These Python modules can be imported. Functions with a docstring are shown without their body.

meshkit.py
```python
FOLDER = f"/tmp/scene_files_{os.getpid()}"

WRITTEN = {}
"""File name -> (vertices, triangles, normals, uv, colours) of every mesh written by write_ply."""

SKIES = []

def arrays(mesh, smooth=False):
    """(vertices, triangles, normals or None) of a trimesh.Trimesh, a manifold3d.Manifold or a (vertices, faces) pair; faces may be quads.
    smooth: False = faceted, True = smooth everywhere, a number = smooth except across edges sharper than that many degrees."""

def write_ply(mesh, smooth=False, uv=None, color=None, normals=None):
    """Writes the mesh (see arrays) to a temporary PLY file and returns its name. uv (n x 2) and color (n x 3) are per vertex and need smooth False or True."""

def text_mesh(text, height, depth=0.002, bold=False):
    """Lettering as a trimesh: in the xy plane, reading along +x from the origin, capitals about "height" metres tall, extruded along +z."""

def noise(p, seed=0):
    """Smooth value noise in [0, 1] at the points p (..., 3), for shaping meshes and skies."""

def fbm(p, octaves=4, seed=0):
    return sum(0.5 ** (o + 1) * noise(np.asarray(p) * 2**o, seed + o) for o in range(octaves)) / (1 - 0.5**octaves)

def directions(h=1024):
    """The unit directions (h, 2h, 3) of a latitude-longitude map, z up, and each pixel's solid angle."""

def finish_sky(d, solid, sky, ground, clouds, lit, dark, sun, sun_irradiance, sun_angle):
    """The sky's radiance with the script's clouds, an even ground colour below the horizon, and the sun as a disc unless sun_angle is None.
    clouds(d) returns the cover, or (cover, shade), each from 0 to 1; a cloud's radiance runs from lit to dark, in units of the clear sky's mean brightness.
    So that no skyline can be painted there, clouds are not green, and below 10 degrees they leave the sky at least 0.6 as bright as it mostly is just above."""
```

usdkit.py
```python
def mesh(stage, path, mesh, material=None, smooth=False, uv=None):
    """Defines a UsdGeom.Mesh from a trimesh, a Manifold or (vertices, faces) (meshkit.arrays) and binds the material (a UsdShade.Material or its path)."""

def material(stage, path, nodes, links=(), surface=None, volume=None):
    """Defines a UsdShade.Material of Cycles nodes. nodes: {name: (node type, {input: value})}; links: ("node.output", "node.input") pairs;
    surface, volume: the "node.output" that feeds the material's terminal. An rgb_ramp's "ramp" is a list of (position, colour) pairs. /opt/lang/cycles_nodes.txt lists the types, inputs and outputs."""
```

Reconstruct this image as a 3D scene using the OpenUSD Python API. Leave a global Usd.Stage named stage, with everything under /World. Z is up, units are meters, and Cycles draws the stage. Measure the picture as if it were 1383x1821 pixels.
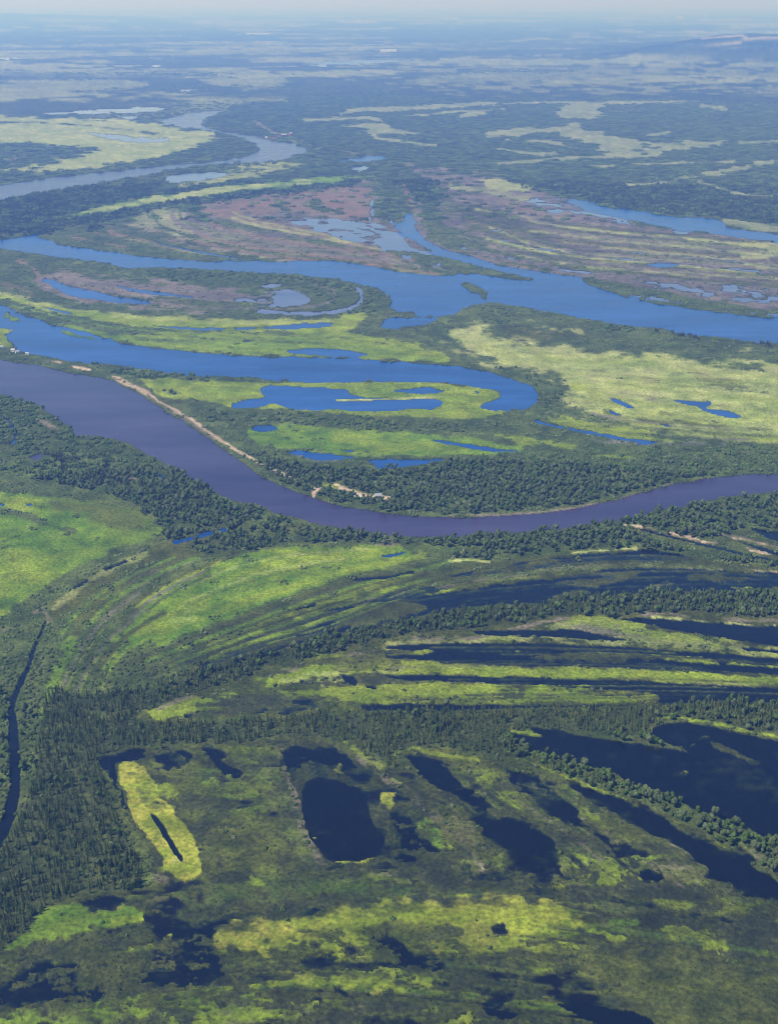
import math, numpy as np
from PIL import Image, ImageDraw
from scipy import ndimage
import shapely, trimesh
from shapely.geometry import Polygon, LineString
import usdkit
from pxr import Usd, UsdGeom, UsdLux, UsdShade, Sdf, Gf, Vt

stage = Usd.Stage.CreateInMemory()
UsdGeom.SetStageUpAxis(stage, 'Z'); UsdGeom.SetStageMetersPerUnit(stage, 1.0)
world = UsdGeom.Xform.Define(stage, '/World'); stage.SetDefaultPrim(world.GetPrim())
UsdGeom.Scope.Define(stage, '/World/Looks')

# ------------------------------------------------------------------ camera, sky, sun, exposure
H = 420.0                      # flying height in metres
FPX = 2200.0                   # focal length in photo pixels (photo 1383 x 1821)
HORIZON = 1.0                 # photo row of the true horizon
PITCH = math.atan((910.5 - HORIZON) / FPX)
cam = UsdGeom.Camera.Define(stage, '/World/camera')
cam.CreateHorizontalApertureAttr(36.0)
cam.CreateFocalLengthAttr(36.0 * FPX / 1383.0)
cam.CreateClippingRangeAttr((1.0, 900000.0))
cam.CreateExposureAttr(0.75)
xf = UsdGeom.Xformable(cam)
xf.AddTranslateOp().Set(Gf.Vec3d(0, 0, H))
xf.AddRotateXOp().Set(90.0 - math.degrees(PITCH))

SUN_EL, SUN_AZ = math.radians(54), math.radians(-110)     # azimuth from +y (north) towards +x
sdir = np.array([math.sin(SUN_AZ) * math.cos(SUN_EL), math.cos(SUN_AZ) * math.cos(SUN_EL), math.sin(SUN_EL)])
dome = UsdLux.DomeLight.Define(stage, '/World/sky')
dome.CreateIntensityAttr(1.0)
skymat = usdkit.material(stage, '/World/Looks/sky_look', {
    'sky': ('sky_texture', {'sky_type': 'single_scattering', 'sun_disc': False, 'sun_elevation': SUN_EL,
                            'sun_rotation': SUN_AZ % (2 * math.pi), 'altitude': 400.0, 'aerosol_density': 0.3, 'ozone_density': 1.6}),
    'hs': ('hsv', {'saturation': 1.3}), 'bg': ('background_shader', {'strength': 0.09})}, [('sky.color', 'hs.color'), ('hs.color', 'bg.color')], surface='bg.background')
UsdShade.MaterialBindingAPI.Apply(dome.GetPrim()).Bind(skymat)
dome.GetPrim().SetCustomDataByKey('kind', 'structure')
sun = UsdLux.DistantLight.Define(stage, '/World/sun')
sun.CreateIntensityAttr(1.0); sun.CreateAngleAttr(0.5); sun.CreateColorAttr(Gf.Vec3f(1.0, 0.96, 0.91))
sun.GetPrim().CreateAttribute('inputs:normalize', Sdf.ValueTypeNames.Bool).Set(True)
zax = Gf.Vec3d(*sdir); xax = Gf.Cross(Gf.Vec3d(0, 0, 1), zax).GetNormalized(); yax = Gf.Cross(zax, xax)
UsdGeom.Xformable(sun).AddTransformOp().Set(Gf.Matrix4d(*xax, 0, *yax, 0, *zax, 0, 0, 0, 0, 1))

HAZE = (1.85e-4, (0.17, 0.34, 1.0))      # density per metre, scatter colour

# ------------------------------------------------------------------ helpers
T = Sdf.ValueTypeNames
rng = np.random.default_rng(7)
def ground(uv):
    """Where the traced photo points lie on the flood plain (z = 0)."""
    uv = np.atleast_2d(np.asarray(uv, float))
    x = (uv[:, 0] - 691.5) / FPX; y = (uv[:, 1] - 910.5) / FPX
    c, s = math.cos(PITCH), math.sin(PITCH)
    d = np.stack([x, c - y * s, np.minimum(-s - y * c, -0.003)], 1)
    return d[:, :2] * (H / -d[:, 2])[:, None]
def pts(s):
    if not isinstance(s, str): return np.asarray(s, float)
    return np.array([[float(q) for q in w.split(',')] for w in s.split()])
def chaikin(p, closed, n=2):
    for _ in range(n):
        q = np.roll(p, -1, 0) if closed else p[1:]
        a = p if closed else p[:-1]
        m = np.empty((2 * len(a), 2)); m[0::2] = .75 * a + .25 * q; m[1::2] = .25 * a + .75 * q
        p = m if closed else np.vstack([p[:1], m, p[-1:]])
    return p
def vnoise(x, y, seed=0):
    xi, yi = np.floor(x).astype(np.int64), np.floor(y).astype(np.int64)
    fx, fy = x - xi, y - yi
    fx = fx * fx * (3 - 2 * fx); fy = fy * fy * (3 - 2 * fy)
    def h(a, b):
        v = (a * 374761393 + b * 668265263 + seed * 144665) & 0xFFFFFFFF
        v = ((v ^ (v >> 13)) * 1274126177) & 0xFFFFFFFF
        return ((v ^ (v >> 16)) & 0xFFFF) / 65535.0
    return (h(xi, yi) * (1 - fx) + h(xi + 1, yi) * fx) * (1 - fy) + (h(xi, yi + 1) * (1 - fx) + h(xi + 1, yi + 1) * fx) * fy
def fbm(x, y, o=4, seed=0, g=.55):
    t, a, n = 0, 1, 0
    for k in range(o):
        t = t + a * vnoise(x * 2 ** k + 17.3 * k, y * 2 ** k - 9.1 * k, seed + k); n += a; a *= g
    return t / n
def sstep(x, a, b):
    t = np.clip((x - a) / (b - a), 0, 1); return t * t * (3 - 2 * t)
counts = {}
def numbered(name):
    k = counts.get(name, 0); counts[name] = k + 1
    return name if k == 0 else f'{name}_{k:03d}'
def tag(prim, label=None, cat=None, group=None, kind=None):
    for k, v in (('label', label), ('category', cat), ('group', group), ('kind', kind)):
        if v: prim.SetCustomDataByKey(k, v)
    return prim
def mesh_prim(path, v, f, mat, color=None):
    m = UsdGeom.Mesh.Define(stage, path)
    f = np.asarray(f)
    m.CreatePointsAttr(Vt.Vec3fArray.FromNumpy(np.ascontiguousarray(v, np.float32)))
    m.CreateFaceVertexCountsAttr(Vt.IntArray.FromNumpy(np.full(len(f), f.shape[1], np.int32)))
    m.CreateFaceVertexIndicesAttr(Vt.IntArray.FromNumpy(f.astype(np.int32).ravel()))
    m.CreateSubdivisionSchemeAttr('none')
    if color is not None:
        UsdGeom.PrimvarsAPI(m).CreatePrimvar('cover', T.Color3fArray, 'vertex').Set(Vt.Vec3fArray.FromNumpy(np.ascontiguousarray(color, np.float32)))
    UsdShade.MaterialBindingAPI.Apply(m.GetPrim()).Bind(mat)
    return m.GetPrim()

# ------------------------------------------------------------------ materials
LK = '/World/Looks/'
land_mat = usdkit.material(stage, LK + 'land_cover', {
    'at': ('attribute', {'attribute': 'cover'}), 'geo': ('geometry', {}),
    'n1': ('noise_texture', {'scale': 0.4, 'detail': 5.0, 'roughness': 0.7}),
    'n2': ('noise_texture', {'scale': 0.05, 'detail': 3.0, 'roughness': 0.6}),
    'm1': ('map_range', {'from_min': 0.3, 'from_max': 0.7, 'to_min': 0.45, 'to_max': 1.6}),
    'm2': ('map_range', {'from_min': 0.3, 'from_max': 0.7, 'to_min': 0.8, 'to_max': 1.2}),
    'mm': ('math', {'math_type': 'multiply'}),
    'mul': ('vector_math', {'math_type': 'scale'}),
    'bump': ('bump', {'strength': 0.6, 'distance': 0.5}),
    'p': ('principled_bsdf', {'roughness': 0.9, 'specular_ior_level': 0.15})},
    [('geo.position', 'n1.vector'), ('geo.position', 'n2.vector'), ('n1.fac', 'm1.value'), ('n2.fac', 'm2.value'),
     ('m1.result', 'mm.value1'), ('m2.result', 'mm.value2'), ('at.vector', 'mul.vector1'), ('mm.value', 'mul.scale'),
     ('mul.vector', 'p.base_color'), ('n1.fac', 'bump.height'), ('bump.normal', 'p.normal')], surface='p.BSDF')
def water_mat(name, deep, tone, rough, wave, dist):
    return usdkit.material(stage, LK + name, {
        'geo': ('geometry', {}),
        'map': ('mapping', {'scale': (0.005, 0.016, 0.02)}),
        'n0': ('noise_texture', {'scale': 1.0, 'detail': 4.0, 'roughness': 0.6}),
        'ramp': ('rgb_ramp', {'ramp': [(0.3, deep), (0.7, tone)]}),
        'rr': ('map_range', {'from_min': 0.35, 'from_max': 0.65, 'to_min': rough * 0.75, 'to_max': rough * 1.25}),
        'n1': ('noise_texture', {'scale': 0.5, 'detail': 3.0, 'roughness': 0.6}),
        'bump': ('bump', {'strength': wave, 'distance': dist}),
        'p': ('principled_bsdf', {'ior': 1.33, 'specular_ior_level': 0.5})},
        [('geo.position', 'map.vector'), ('map.vector', 'n0.vector'), ('n0.fac', 'ramp.fac'), ('ramp.color', 'p.base_color'),
         ('n0.fac', 'rr.value'), ('rr.result', 'p.roughness'),
         ('geo.position', 'n1.vector'), ('n1.fac', 'bump.height'), ('bump.normal', 'p.normal')], surface='p.BSDF')
W_RIVER = water_mat('river_water', (0.026, 0.020, 0.054), (0.050, 0.040, 0.088), 0.16, 0.5, 0.5)
W_LAKE = water_mat('lake_water', (0.002, 0.026, 0.13), (0.016, 0.070, 0.25), 0.18, 0.5, 0.5)
W_PALE = water_mat('shallow_water', (0.055, 0.065, 0.13), (0.11, 0.115, 0.19), 0.12, 0.3, 0.3)
W_DARK = usdkit.material(stage, LK + 'pond_water', {
    'geo': ('geometry', {}), 'n1': ('noise_texture', {'scale': 0.6, 'detail': 3.0}),
    'bump': ('bump', {'strength': 0.2, 'distance': 0.12}), 'fr': ('fresnel', {'IOR': 1.33}),
    't': ('transparent_bsdf', {'color': (.80, .86, .90)}), 'g': ('glossy_bsdf', {'roughness': 0.10}), 'mx': ('mix_closure', {})},
    [('geo.position', 'n1.vector'), ('n1.fac', 'bump.height'), ('bump.normal', 'g.normal'), ('fr.fac', 'mx.fac'), ('t.BSDF', 'mx.closure1'), ('g.BSDF', 'mx.closure2')], surface='mx.closure')
def leaf_mat(name, gain):
    return usdkit.material(stage, LK + name, {
        'at': ('attribute', {'attribute': 'cover'}), 'oi': ('object_info', {}),
        'mr': ('map_range', {'to_min': gain * 0.72, 'to_max': gain * 1.3}),
        'mul': ('vector_math', {'math_type': 'scale'}),
        'd': ('diffuse_bsdf', {}), 't': ('translucent_bsdf', {}), 'mx': ('mix_closure', {'fac': 0.4})},
        [('oi.random', 'mr.value'), ('at.vector', 'mul.vector1'), ('mr.result', 'mul.scale'), ('mul.vector', 'd.color'),
         ('mul.vector', 't.color'), ('d.BSDF', 'mx.closure1'), ('t.BSDF', 'mx.closure2')], surface='mx.closure')
M_LEAF = leaf_mat('foliage', 1.35)
M_BARK = usdkit.material(stage, LK + 'bark', {'n': ('noise_texture', {'scale': 3.0, 'detail': 3.0}),
    'r': ('rgb_ramp', {'ramp': [(0.3, (0.06, 0.05, 0.04)), (0.7, (0.13, 0.115, 0.10))]}), 'p': ('principled_bsdf', {'roughness': 0.9})},
    [('n.fac', 'r.fac'), ('r.color', 'p.base_color')], surface='p.BSDF')
def plain(name, c, rough=0.6):
    return usdkit.material(stage, LK + name, {'n': ('noise_texture', {'scale': 1.5, 'detail': 4.0}),
        'r': ('rgb_ramp', {'ramp': [(0.3, tuple(.85 * q for q in c)), (0.7, c)]}), 'p': ('principled_bsdf', {'roughness': rough})},
        [('n.fac', 'r.fac'), ('r.color', 'p.base_color')], surface='p.BSDF')

# ------------------------------------------------------------------ the flood plain as a polar map around the point below the aircraft
NA, NR = 1040, 940
AZ = np.radians(np.linspace(-26, 26, NA))
DEP = np.radians(np.linspace(48.0, 0.2, NR))
RR = H / np.tan(DEP)
az, rr = np.meshgrid(AZ, RR)                    # (NR, NA)
X, Y = rr * np.sin(az), rr * np.cos(az)
lr = np.log(rr)
NLP = fbm(az * 70, lr * 60, 4, 11)               # grain that keeps pace with the distance
NLP2 = fbm(az * 160, lr * 120, 3, 23)
N15 = fbm(X / 16, Y / 16, 4, 3)
N60 = fbm(X / 60, Y / 60, 4, 5)
N250 = fbm(X / 260, Y / 260, 4, 9)
N1K = fbm(X / 1500 + 3.3, Y / 900, 5, 31)
def spread(n, k=2.6): return np.clip((n - n.mean()) * k + .5, -.4, 1.4)
STREAK = fbm(X / 26, Y / 10, 5, 41, .6); STREAK2 = fbm(X / 40 + 5, Y / 13, 4, 57, .6); MOT = fbm(X / 9, Y / 6, 4, 61, .65)
LONG = fbm((X + .3 * Y) / 190, (Y - .12 * X) / 24, 4, 71, .6)
WXF = spread(np.where(rr < 900, fbm(X / 14, Y / 11, 5, 81, .62), fbm(az * 60, lr * 55, 5, 82, .62))) - .5
WYF = spread(np.where(rr < 900, fbm(X / 14, Y / 11, 5, 91, .62), fbm(az * 60, lr * 55, 5, 92, .62))) - .5
NW = spread(np.where(rr < 1200, .35 * N15 + .3 * NLP + .35 * STREAK, NLP))
PX, PY = X, Y

CLS = {  # two tones of bare colour, roughness of the surface in metres, share of standing water
    'scrub':  ((.034, .052, .012), (.068, .088, .022), .9, 0.0),
    'olive':  ((.030, .040, .008), (.064, .072, .014), .35, 0.0),
    'meadow': ((.098, .142, .008), (.160, .196, .015), .2, 0.0),
    'green':  ((.056, .112, .007), (.105, .158, .011), .25, 0.0),
    'straw':  ((.180, .218, .058), (.262, .268, .098), .2, 0.0),
    'heath':  ((.082, .072, .066), (.128, .108, .092), .3, 0.0),
    'red':    ((.150, .092, .070), (.120, .095, .062), .25, 0.0),
    'sand':   ((.420, .320, .225), (.300, .215, .150), .25, 0.0),
    'mud':    ((.150, .125, .085), (.100, .088, .060), .3, 0.0),
    'algae':  ((.125, .155, .010), (.225, .215, .028), .15, 0.0),
    'lily':   ((.024, .033, .009), (.046, .054, .014), .1, 0.25),
    'murk':   ((.018, .024, .014), (.040, .046, .020), .1, 0.50),
    'wet':    ((.100, .100, .120), (.140, .130, .140), .1, 0.66),
    'water':  ((.010, .013, .014), (.022, .024, .018), .0, 1.0),
    'floor':  ((.022, .032, .011), (.045, .055, .018), .4, 0.0),
    'pale':   ((.120, .145, .065), (.180, .190, .090), .3, 0.0),
}
tone = NLP * .45 + N60 * .3 + N15 * .25
tone = sstep(tone, .34, .66)
def cls_color(c):
    a, b = np.array(CLS[c][0]), np.array(CLS[c][1])
    return a + (b - a) * tone[..., None]
# base: near scrub, far plain of forest and pale tundra patches
col = cls_color('scrub'); P = np.zeros((NR, NA)); ROUGH = np.full((NR, NA), .7)
k = sstep(N60 * .5 + N250 * .5, .45, .62)[..., None] * .6
col = col * (1 - k) + cls_color('olive') * k
far = sstep(rr, 4200, 6500)
pl = sstep(N1K * .8 + NLP * .2, .50, .60) * far
col = col * (1 - pl[..., None]) + cls_color('pale') * pl[..., None]
dk = far * (1 - pl)
col = col * (1 - dk[..., None]) + cls_color('floor') * dk[..., None]
NWF = fbm(X / 900 + 7, Y / 420, 4, 77)
P = sstep(NWF, .66, .72) * sstep(rr, 7000, 9000) * .9
REG = np.zeros((NR, NA), np.int16); regions = ['ground']
SPR = np.zeros((NR, NA)); BRO = np.zeros((NR, NA)); SHR = np.zeros((NR, NA))    # tree and shrub densities
SHR += .45 * (1 - far)

def to_canvas(uv):
    g = ground(uv); r = np.hypot(g[:, 0], g[:, 1]); a = np.arctan2(g[:, 0], g[:, 1]); d = np.arctan2(H, r)
    return np.stack([(a - AZ[0]) / (AZ[-1] - AZ[0]) * (NA - 1), (d - DEP[0]) / (DEP[-1] - DEP[0]) * (NR - 1)], 1)
def mask_of(shape, stroke, feather, rag, soft=.12):
    """Window and blurred, noise-eaten coverage of a traced outline on the map."""
    p = chaikin(shape, stroke is None)
    if stroke is not None:
        ls = LineString(p)
        w = stroke if np.ndim(stroke) == 0 else stroke[0]
        poly = ls.buffer(w / 2, cap_style='round')
        p = np.array(poly.exterior.coords)
    c = to_canvas(p)
    x0, y0 = np.floor(c.min(0)).astype(int) - 24; x1, y1 = np.ceil(c.max(0)).astype(int) + 24
    x0, y0, x1, y1 = max(x0, 0), max(y0, 0), min(x1, NA), min(y1, NR)
    if x1 <= x0 or y1 <= y0: return None
    im = Image.new('L', ((x1 - x0) * 3, (y1 - y0) * 3)); ImageDraw.Draw(im).polygon([tuple(q) for q in ((c - [x0, y0]) * 3 + 1)], fill=255)
    m = np.asarray(im, float).reshape(y1 - y0, 3, x1 - x0, 3).mean((1, 3)) / 255
    if feather > 0: m = ndimage.gaussian_filter(m, feather)
    sl = (slice(y0, y1), slice(x0, x1))
    amp = min(rag * 7, 9.0) if stroke is None else min(rag * 3, 4.0)
    ii, jj = np.mgrid[0:y1 - y0, 0:x1 - x0]
    m = ndimage.map_coordinates(m, [ii + WYF[sl] * amp * .7 * np.minimum(1, 480 / rr[sl]), jj + WXF[sl] * amp], order=1, mode='nearest')
    m = m + rag * (NW[sl] - .5) * np.clip(m * (1 - m) * 5, 0, 1)
    return sl, sstep(m, .5 - soft, .5 + soft)
waters = []
def L(cls, s, stroke=None, f=None, rag=None, soft=None, a=1.0, reg=None, p=None, shr=None):
    f = (1.0 if stroke else 2.5) if f is None else f
    rag = (.5 if stroke else 1.1) if rag is None else rag
    soft = .2 if soft is None else soft
    r = mask_of(pts(s), stroke, f, rag, soft)
    if r is None: return
    sl, m = r; m = m * a; m3 = m[..., None]
    ca, cb, ro, pw = CLS[cls]
    t = tone[sl][..., None]
    col[sl] = col[sl] * (1 - m3) + (np.array(ca) + (np.array(cb) - np.array(ca)) * t) * m3
    P[sl] = P[sl] * (1 - m) + (pw if p is None else p) * m
    ROUGH[sl] = ROUGH[sl] * (1 - m) + ro * m
    s_ = shr if shr is not None else {'scrub': .6, 'olive': .25, 'heath': .12, 'red': .08, 'green': .06}.get(cls, 0.0)
    SHR[sl] = SHR[sl] * (1 - m) + s_ * m
    SPR[sl] *= 1 - m; BRO[sl] *= 1 - m
    if reg:
        if reg not in regions: regions.append(reg)
        REG[sl][m > .5] = regions.index(reg)
def B(cls, s, field, lo, hi, a=1.0, p=None, wet=False):
    """Scatter patches of a cover inside an outline where a noise field of the ground says so."""
    r = mask_of(pts(s), None, 3, .8, .4)
    if r is None: return
    sl, m = r; m = m * sstep(field[sl], lo, hi) * a
    if not wet: m = m * (P[sl] < .4) * ((col[sl][..., 1] < .13) | (cls in ('meadow', 'algae', 'green')))
    t = tone[sl][..., None]
    ca, cb, ro, pw = CLS[cls]; m3 = m[..., None]
    col[sl] = col[sl] * (1 - m3) + (np.array(ca) + (np.array(cb) - np.array(ca)) * t) * m3
    P[sl] = P[sl] * (1 - m) + (pw if p is None else p) * m; SHR[sl] *= 1 - m * .8
def W(s, mat, label, cat, name, stroke=None, f=.9, rag=.5, a=1.0):
    if f >= 1.2: L('murk', s, stroke, f * 4.5, rag * 1.6, .5, .9, p=.64)      # weedy shallows round the open water
    L('water', s, stroke, f, rag if f < 1.2 else rag * .8, .12 if f < 1.2 else .45, a)
    waters.append((s, stroke, mat, label, cat, name))
def F(kind, s, d=1.0, floor=True, f=2.0, rag=1.0, stroke=None):
    r = mask_of(pts(s), stroke, f, rag, .2)
    if r is None: return
    sl, m = r
    for A, k in ((SPR, 's'), (BRO, 'b'), (SHR, 'h')):
        if k in kind: A[sl] = np.maximum(A[sl], m * d)
    if floor:
        m3 = m[..., None] * .9; t = tone[sl][..., None]
        ca, cb = np.array(CLS['floor'][0]), np.array(CLS['floor'][1])
        if 's' not in kind: ca, cb = np.array(CLS['scrub'][0]), np.array(CLS['scrub'][1])
        col[sl] = col[sl] * (1 - m3) + (ca + (cb - ca) * t) * m3
        P[sl] *= 1 - m; ROUGH[sl] = ROUGH[sl] * (1 - m) + .6 * m


def resample(p, n=28):
    p = chaikin(pts(p), False); d = np.r_[0, np.cumsum(np.hypot(*np.diff(p, axis=0).T))]; t = np.linspace(0, d[-1], n)
    return np.stack([np.interp(t, d, p[:, 0]), np.interp(t, d, p[:, 1])], 1)
def arcs(A, B_, n, spec, seed):
    """Ridge and swale: n nested bands swept from curve A to curve B_, of covers picked from spec (cover, width, strength, water share)."""
    g = np.random.default_rng(seed); A, B_ = resample(A), resample(B_)
    for k in range(n):
        t = (k + g.uniform(.15, .85)) / n; p = A * (1 - t) + B_ * t
        i0 = int(g.integers(0, 9)); i1 = int(g.integers(19, 29)); p = p[i0:i1]
        cl, w, st, pw = spec[g.integers(len(spec))]; w = w * g.uniform(.6, 1.3)
        if cl == 'shrubs': F('h', p, st, True, .8, .7, w)
        else: L(cl, p, w, .8, .55, .4, min(st * 1.15, .95), p=pw)
# ------------------------------------------------------------------ traced land cover, far to near (photo points on the plain)
# far plain: pale tundra and meadow bands
L('pale', "-90,112 0,112 70,110 150,114 240,120 150,123 0,123 -90,123", f=1.5)
L('pale', "-90,150 0,145 60,138 140,142 240,140 280,148 200,160 150,172 60,176 -90,172", f=2, a=.75)
L('pale', "330,140 400,132 470,130 510,140 510,152 460,162 420,160 380,150", f=2, a=.8)
L('pale', "700,122 780,118 900,114 1000,112 1150,118 1300,112 1480,114 1480,140 1383,148 1250,150 1120,156 1000,158 900,152 800,158 720,150 690,140", f=5, rag=2.5, a=.6)
L('pale', "280,40 400,34 540,38 530,42 380,44", f=1, a=.8)
L('pale', "300,92 420,84 520,80 520,84 400,92 330,97", f=1, a=.8)
L('floor', "690,44 900,46 1150,62 1383,66 1480,70 1480,84 1300,84 1100,84 900,88 690,84", f=2, a=.85)
L('floor', "-90,126 0,127 150,130 320,130 420,126 300,138 100,136 -90,138", f=1, a=.8)
L('floor', "-90,185 0,182 150,180 300,186 330,192 200,200 60,205 -90,208", f=1.5, a=.9)
W("69,200 120,196 181,193 260,190 325,192 300,196 217,199 145,203 90,203", W_PALE, 'pale milky pond row far left before the bright oxbow meadow, the longest of its row', 'pond', 'pond')
W("215,206 235,205 253,209 240,211 222,210", W_PALE, 'small pale pond just left of where the far river first appears', 'pond', 'pond')
W("265,117 285,113 292,117 275,121", W_PALE, 'tiny pale lake in the far left plain among dark forest', 'lake', 'lake', f=.6)
W("310,160 345,156 358,158 330,163", W_PALE, 'tiny pale lake in the far plain beyond the upper river', 'lake', 'lake', f=.6)
W("530,112 600,108 690,106 740,104 700,110 600,115 550,117", W_LAKE, 'long pale lake streak in the far middle plain', 'lake', 'lake', f=.6)
gs = np.random.default_rng(77)
for q in range(110):
    v0 = 24 + 150 * gs.uniform() ** 1.4; u0 = gs.uniform(-150, 1400); ln = gs.uniform(40, 330); sl = gs.uniform(-.03, .03)
    if v0 > 150 and u0 > 350: continue
    L(['pale', 'floor', 'pale', 'olive'][gs.integers(4)], [[u0, v0], [u0 + ln * .4, v0 + sl * ln + gs.uniform(-1.5, 1.5)], [u0 + ln, v0 - sl * ln]], .8 + (v0 - 20) / 45 * gs.uniform(.6, 1.4), .8, 1.0, .35, .7)
# base tone of the wet heath beside the upper lakes
L('heath', "300,370 420,345 560,335 640,325 690,300 760,300 860,310 960,330 1040,365 1150,400 1260,415 1383,435 1500,450 1500,570 1383,560 1270,550 1150,532 1040,495 960,480 860,465 760,440 690,470 600,460 480,455 360,440 260,410 200,390", f=4)
# hills and forest of the far side
FH = "405,192 480,180 560,170 690,163 780,168 830,178 1000,178 1130,176 1250,180 1383,182 1500,186 1500,400 1383,402 1290,390 1250,384 1172,379 1100,370 1040,354 950,336 900,320 890,300 800,295 740,283 700,275 620,275 590,282 555,262 520,248 480,243 440,235 380,226 362,214"
F('sh', FH, .9, f=2)
for s, w in (("540,214 602,211 640,208 680,214", 5), ("605,202 638,194 703,194 760,190 811,187 880,184", 7), ("880,184 1006,182 1082,182 1240,180", 4),
             ("667,245 721,252 775,258", 5), ("714,205 775,202 830,196 898,194", 4), ("819,205 860,200", 7),
             ("866,240 910,235 950,230", 9), ("883,292 955,285 1046,279 1172,275", 5), ("1046,296 1154,292 1244,288 1310,287", 3),
             ("883,263 948,274 990,272", 5), ("1317,254 1383,250 1480,248", 6), ("1245,188 1292,194", 7), ("1150,240 1190,236", 6), ("900,248 960,250 1000,256", 4),
             ("1240,322 1330,352 1400,345", 4), ("1288,395 1383,408 1480,412", 9)):
    L('pale', s, stroke=w * 1.35, f=.8, rag=.5, soft=.3)
L('pale', "595,223 631,218 703,223 757,236 783,240 703,238 649,240 645,232", f=1.2)
L('pale', "981,202 1006,184 1040,182 1082,182 1060,194 1085,205 1031,213 990,208", f=1.2)
L('pale', "883,240 966,227 1028,216 1038,227 1078,238 1107,247 1190,254 1299,245 1299,252 1208,267 1172,274 1064,276 1056,252 1020,245 973,234 900,244", f=1.2)
L('pale', "1107,328 1190,317 1281,303 1328,288 1383,283 1480,280 1480,288 1383,289 1335,292 1317,303 1263,317 1172,326 1118,331", f=1.0)
L('straw', "850,322 890,318 955,335 930,342 870,334", f=1.2, a=.8)
F('sh', "1115,262 1150,258 1172,262 1160,270 1120,270", .9)
# left upper flood plain
L('straw', "-90,206 0,205 60,208 170,211 250,217 330,228 385,238 392,248 360,262 320,272 270,279 195,293 150,302 60,306 0,306 -90,308", f=1.5, a=.9, reg='meadow_far')
L('scrub', "-90,250 0,252 60,254 185,260 175,268 120,282 60,296 0,300 -90,302", f=1.5)
L('mud', "0,283 40,278 50,286 10,290", f=1, a=.7)
L('olive', "-60,218 60,216 180,224 280,238", stroke=3, f=.8)
W("137,231 173,236 224,239 240,244 314,246 296,252 235,252 199,247 165,238", W_PALE, 'thin blue pool curving through the pale meadow inside the upper river bend', 'pond', 'pond', f=.7)
F('bh', "195,300 260,289 330,271 380,248 402,244 440,252 460,264 440,276 383,283 325,289 253,296", .9)
F('bh', "-90,312 0,305 60,308 150,304 195,297 253,296 181,306 108,313 36,324 0,330 -90,346", .6)
F('sb', "-90,380 0,357 54,347 181,326 253,312 330,298 372,296 345,310 290,330 250,345 180,365 120,382 60,400 0,412 -90,425", .9)
L('olive', "180,321 230,315 300,306 320,310 270,322 200,336", f=1.5)
L('straw', "420,295 470,290 515,292 560,290 530,305 460,318 416,322 340,334 310,335 350,315", f=1.5, a=.6)
W("289,319 310,310 336,306 380,304 427,306 390,315 343,323 307,326", W_PALE, 'shallow blue pool in the strip of meadow between the upper river and the bright green band', 'pond', 'pond')
F('sb', "416,325 500,308 555,292 590,283 620,292 600,305 560,314 500,320 420,332 330,345 250,356 170,370 160,366 250,348 330,334", .9)
F('sbh', "555,263 600,275 620,292 700,300 760,310 790,340 780,370 740,360 700,320 640,316 600,312 570,290", .6)
L('green', "-20,414 60,400 119,386 134,381 163,369 253,352 325,342 416,327 500,322 540,316 631,311 644,316 587,329 522,335 434,338 343,354 253,365 181,378 119,389 76,396 0,412", f=.9, rag=.7, reg='meadow_band')
L('straw', "134,383 163,371 253,354 325,344 416,329 500,324 590,316 520,332 434,336 343,351 253,362 181,374", f=1.2, a=.75)
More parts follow.
